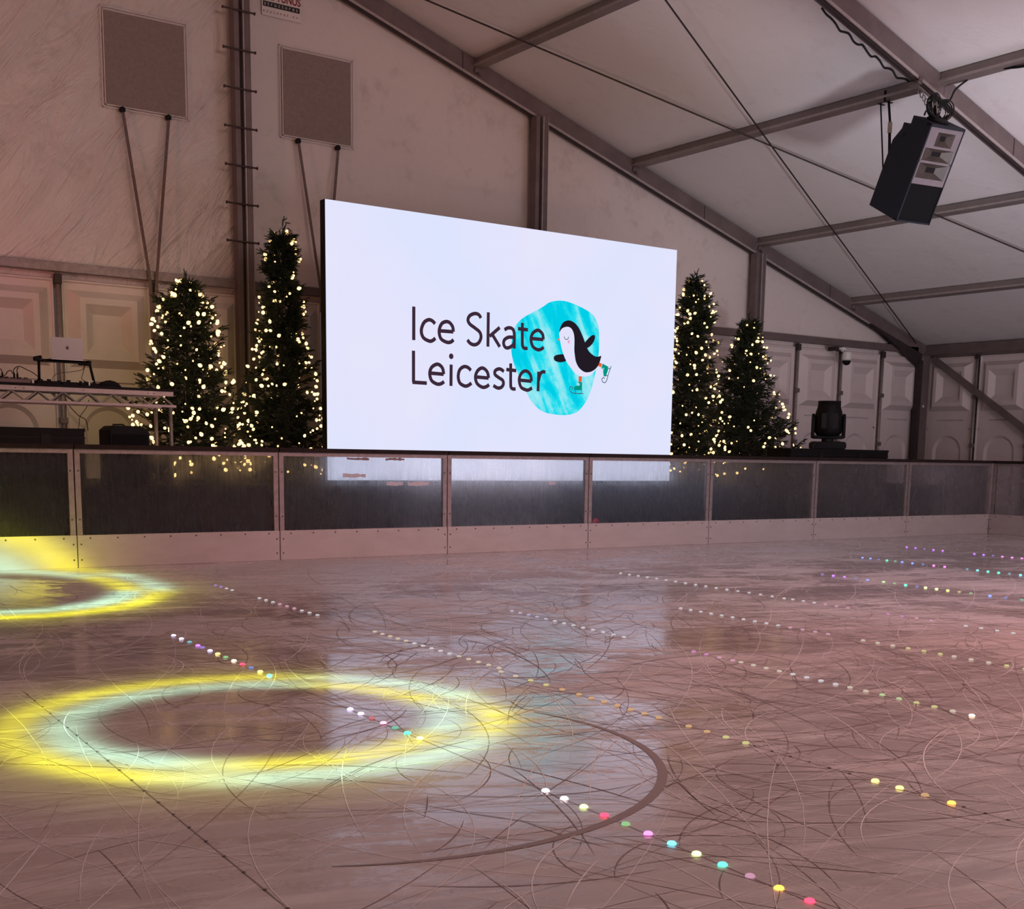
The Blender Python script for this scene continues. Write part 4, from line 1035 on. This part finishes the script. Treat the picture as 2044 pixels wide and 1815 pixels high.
def strip_lights(x0, x1, segs, label, y0, y1):
    """segs: (ystart, yend, [colours]) ; spacing 0.1 m"""
    t = thing('light_strip', label, 'light strip', ((x0 + x1) / 2, (y0 + y1) / 2, 0), 'light strips frozen into the ice')
    X = lambda y: x0 + (x1 - x0) * (y - y0) / (y1 - y0)
    MB().add([(X(y0) - .002, y0, .0018), (X(y0) + .002, y0, .0018), (X(y1) + .002, y1, .0018), (X(y1) - .002, y1, .0018)], [(0, 1, 2, 3)]).build('cord', M['ice_cord'], t)
    c = 0
    for ya, yb, cols, sp in segs:
        n = max(1, int(round(abs(yb - ya) / sp)))
        for i in range(n + 1):
            y = ya + (yb - ya) * i / n; k = cols[int(i * len(cols) / (n + 1))]
            if k != 'off' and (2.7 < x0 < 9 and y > -8.6 or rl.random() < .2): k += '_dim'
            if c >= 98: break
            o = bpy.data.objects.new('led', led_mesh(k)); COL.objects.link(o); o.parent = t
            o.matrix_parent_inverse = t.matrix_world.inverted(); o.matrix_basis = Matrix.Translation((X(y), y, .0015)) @ Matrix.Diagonal((.38, .5, .3, 1)) if k == 'off' else Matrix.Translation((X(y), y, .0015)); c += 1
strip_lights(1.36, 1.22, [(-6.0, -9.3, ['off'], .16)], 'unlit dotted light strip in the ice at the lower left, inside the big ring', -5.9, -9.4)
strip_lights(2.55, 2.37, [(-4.55, -5.0, ['lilac', 'cyan', 'purple'], .15), (-5.08, -6.1, ['purple', 'lilac', 'yellow', 'green', 'peach', 'red', 'blue', 'yellow', 'cyan'], .12), (-7.05, -7.7, ['lilac', 'red', 'pink', 'teal', 'teal', 'lime'], .11), (-8.6, -9.83, ['white', 'white', 'lime', 'red', 'green', 'magenta', 'cyan', 'lime', 'teal', 'pink', 'orange', 'red'], .112)],
             'light strip ending in bright multicoloured dots at the bottom centre', -4.4, -10.2)
strip_lights(3.58, 3.47, [(-6.6, -7.3, ['peach', 'yellow', 'orange'], .14), (-7.4, -7.9, ['orange'], .1), (-8.1, -8.45, ['orange', 'yellow'], .12), (-8.5, -9.0, ['off'], .1), (-9.12, -9.45, ['yellow', 'orange'], .11), (-9.5, -10.1, ['off'], .09)], 'light strip with orange dots running from screen glow to the lower right', -6.4, -10.3)
strip_lights(3.80, 3.62, [(-2.0, -2.4, ['purple', 'white'], .13), (-3.0, -4.1, ['white', 'pink', 'white'], .13), (-5.0, -6.5, ['peach', 'white', 'peach'], .11)], 'light strip of pale pink dots starting below the left barrier panels', -1.8, -6.7)
strip_lights(5.05, 4.93, [(-4.55, -5.95, ['lilac', 'white', 'white'], .115)], 'light strip of lilac dots in the middle of the mirrored screen glow', -4.4, -6.1)
strip_lights(4.95, 4.76, [(-6.6, -6.95, ['magenta', 'pink'], .11), (-7.02, -7.75, ['peach', 'white'], .105), (-7.85, -8.6, ['peach', 'lime', 'yellow', 'peach'], .11)], 'light strip of peach dots just right of the mirrored screen glow', -6.4, -9.2)
strip_lights(6.28, 6.14, [(-5.0, -6.5, ['white', 'white', 'pink'], .115), (-6.8, -7.4, ['peach', 'yellow'], .11), (-7.5, -8.1, ['peach', 'yellow'], .11)], 'light strip of white to yellow dots crossing the right half of the ice', -4.8, -8.4)
strip_lights(7.62, 7.34, [(-2.65, -4.9, ['white'], .14), (-5.0, -5.6, ['white', 'pink'], .13), (-6.0, -6.4, ['magenta', 'pink'], .12), (-6.7, -7.6, ['white', 'peach'], .12)], 'long light strip of white dots starting below the middle of the screen', -2.4, -7.9)
strip_lights(9.42, 9.20, [(-3.6, -4.2, ['purple', 'blue'], .16), (-4.4, -4.8, ['green', 'teal', 'blue'], .13), (-4.9, -5.4, ['lime', 'yellow', 'green'], .13), (-5.6, -6.4, ['blue', 'teal', 'blue'], .15)], 'light strip of blue, green and yellow dots at the right of the ice', -3.4, -6.6)
strip_lights(11.45, 11.25, [(-2.4, -2.9, ['blue', 'teal'], .14), (-3.0, -3.6, ['blue', 'magenta'], .16), (-3.9, -4.7, ['cyan', 'teal', 'cyan', 'pink'], .13)], 'far light strip of cyan and blue dots near the right-hand barrier', -2.2, -4.9)
strip_lights(13.4, 13.2, [(-1.5, -2.1, ['purple'], .15), (-2.6, -3.3, ['purple', 'magenta'], .15)], 'farthest light strip of purple dots at the upper right of the ice', -1.3, -3.5)

# ------------------------------------------------------------------ light
w = bpy.data.worlds.new('world'); SC.world = w; w.use_nodes = True
w.node_tree.nodes['Background'].inputs[0].default_value = (.30, .20, .20, 1)
w.node_tree.nodes['Background'].inputs[1].default_value = .2

def aim(o, p): o.rotation_euler = (Vector(p) - o.location).to_track_quat('-Z', 'Y').to_euler()
def area(name, loc, tgt, size, power, col, sy=None):
    l = bpy.data.lights.new(name, 'AREA'); l.energy = power; l.color = col; l.size = size
    if sy: l.shape = 'RECTANGLE'; l.size_y = sy
    o = bpy.data.objects.new(name, l); COL.objects.link(o); o.location = loc; aim(o, tgt); return o
def spot(name, loc, tgt, deg, power, col, blend=1, rad=.08):
    l = bpy.data.lights.new(name, 'SPOT'); l.energy = power; l.color = col; l.spot_size = radians(deg); l.spot_blend = blend; l.shadow_soft_size = rad
    o = bpy.data.objects.new(name, l); COL.objects.link(o); o.location = loc; aim(o, tgt); return o
# ring gobos of the moving heads over the rink
def ring_gobo(name, loc, rot, cone, ri, ro, wd, power, st=None, gain=(1, 1)):
    """two concentric rings whose yellow and mint swap places round the circle (tangent units)"""
    l = bpy.data.lights.new(name, 'SPOT'); l.energy = power; l.spot_size = radians(cone); l.spot_blend = .15; l.shadow_soft_size = .01
    o = bpy.data.objects.new(name, l); COL.objects.link(o); o.location = loc; o.rotation_euler = rot
    l.use_nodes = True; nt = l.node_tree; t = NT.__new__(NT); t.t = nt; t.b = None
    em = nt.nodes['Emission']
    tc = t.n('ShaderNodeTexCoord'); sx = t.n('ShaderNodeSeparateXYZ'); t.l(tc.outputs['Normal'], sx.inputs[0])
    z = t.math('ABSOLUTE', sx.outputs[2]); u = t.math('DIVIDE', sx.outputs[0], z); v = t.math('DIVIDE', sx.outputs[1], z)
    d = t.math('SQRT', t.math('ADD', t.math('MULTIPLY', u, u), t.math('MULTIPLY', v, v)))
    an = t.math('ADD', t.math('DIVIDE', t.math('ARCTAN2', v, u), 2 * pi), .5)
    Y, Mn = (1, 1, 1), (0, 0, 0)
    def deg(a): return (a + 180) / 360
    st = [(deg(a), (Y, Mn)[k]) for a, k in st] if st else [(deg(-105), Y), (deg(-75), Mn), (deg(-22), Mn), (deg(-8), Y), (deg(18), Y), (deg(38), Mn), (deg(75), Mn), (deg(100), Y)]
    f = t.ramp(an, st)
    inv = t.math('SUBTRACT', 1.0, f)
    def band(R_):
        q = t.math('DIVIDE', t.math('SUBTRACT', d, R_), wd)
        return t.math('EXPONENT', t.math('MULTIPLY', t.math('MULTIPLY', q, q), -1.0))
    yc = tuple(c * gain[0] for c in YEL); mc = tuple(c * gain[1] for c in MINT)
    co = t.mix(f, mc, yc); ci = t.mix(f, yc, mc)
    A = t.mix(band(ro), (0, 0, 0), co); B = t.mix(band(ri), (0, 0, 0), ci)
    q = t.math('DIVIDE', t.math('SUBTRACT', d, ro + .02), wd * 2.6); q = t.math('EXPONENT', t.math('MULTIPLY', t.math('MULTIPLY', q, q), -1.0))
    A = t.mix(1.0, A, t.mix(q, (0, 0, 0), (.13, .135, .01)), 'ADD')
    t.l(t.mix(1.0, A, B, 'ADD'), em.inputs[0]); em.inputs[1].default_value = 1
    return o
YEL, MINT = (.93, 1.0, .0), (.50, 1.0, .72)
ring_gobo('ring_spot', (2.06, -7.02, 4.6), (0, 0, -.625), 40, .172, .216, .022, 1450)
ring_gobo('ring_spot_far', (2.08, -6.6, 4.6), (radians(47), 0, 0), 40, .155, .192, .019, 4600, [(-22, 0), (-8, 1), (22, 1), (38, 0)])
area('warm_fill', (6, -13, 5.4), (8, 0, 1.5), 5, 250, (1, .70, .62), 2)  # soft ambient fill added behind the camera, not a fixture of the tent
spot('ice_fill_far', (8.5, -9.5, 5.0), (9.0, -2.2, 0), 75, 520, (.86, .84, 1), 1, .5)  # unseen spot added in place of the screen's own light on the far ice
spot('rail_red', (1.0, -1.0, 3.0), (3.6, 3.2, 3.13), 14, 30, (1, .10, .14), 1, .05)
spot('ice_fill', (7.0, -12.0, 5.0), (6.0, -7.5, 0), 75, 260, (1, .74, .74), 1, .5)  # unseen pink spot added to brighten the nearer ice
area('roof_fill_right', (14, -10, 1.2), (15, -2, 6), 4, 175, (.96, .82, .98), 2)  # unseen soft area light added low down to lift the right roof
spot('red_wash_right', (15.0, -12.0, 4.5), (10.5, -7.5, 0), 70, 420, (1, .22, .16), 1, .3)
spot('red_wash', (11.0, -13.0, 4.5), (7.6, -8.2, 0), 84, 1000, (1, .14, .10), 1, .3)
spot('amber_wash', (3.0, -2.5, 5.5), (4.9, 3.2, 1.6), 32, 210, (1, .80, .20), 1, .1)
spot('pink_wash', (-1.5, -.5, 2.2), (4.0, 3.3, 4.6), 50, 330, (1, .34, .30), .8, .1)
spot('lilac_uplight', (10.5, -7.5, .9), (15.0, -1.0, 5.2), 64, 950, (.92, .92, 1), 1, .3)
spot('peach_uplight', (9.5, -5.5, 1.2), (10.2, 1.0, 6.1), 40, 280, (1, .62, .42), 1, .1)
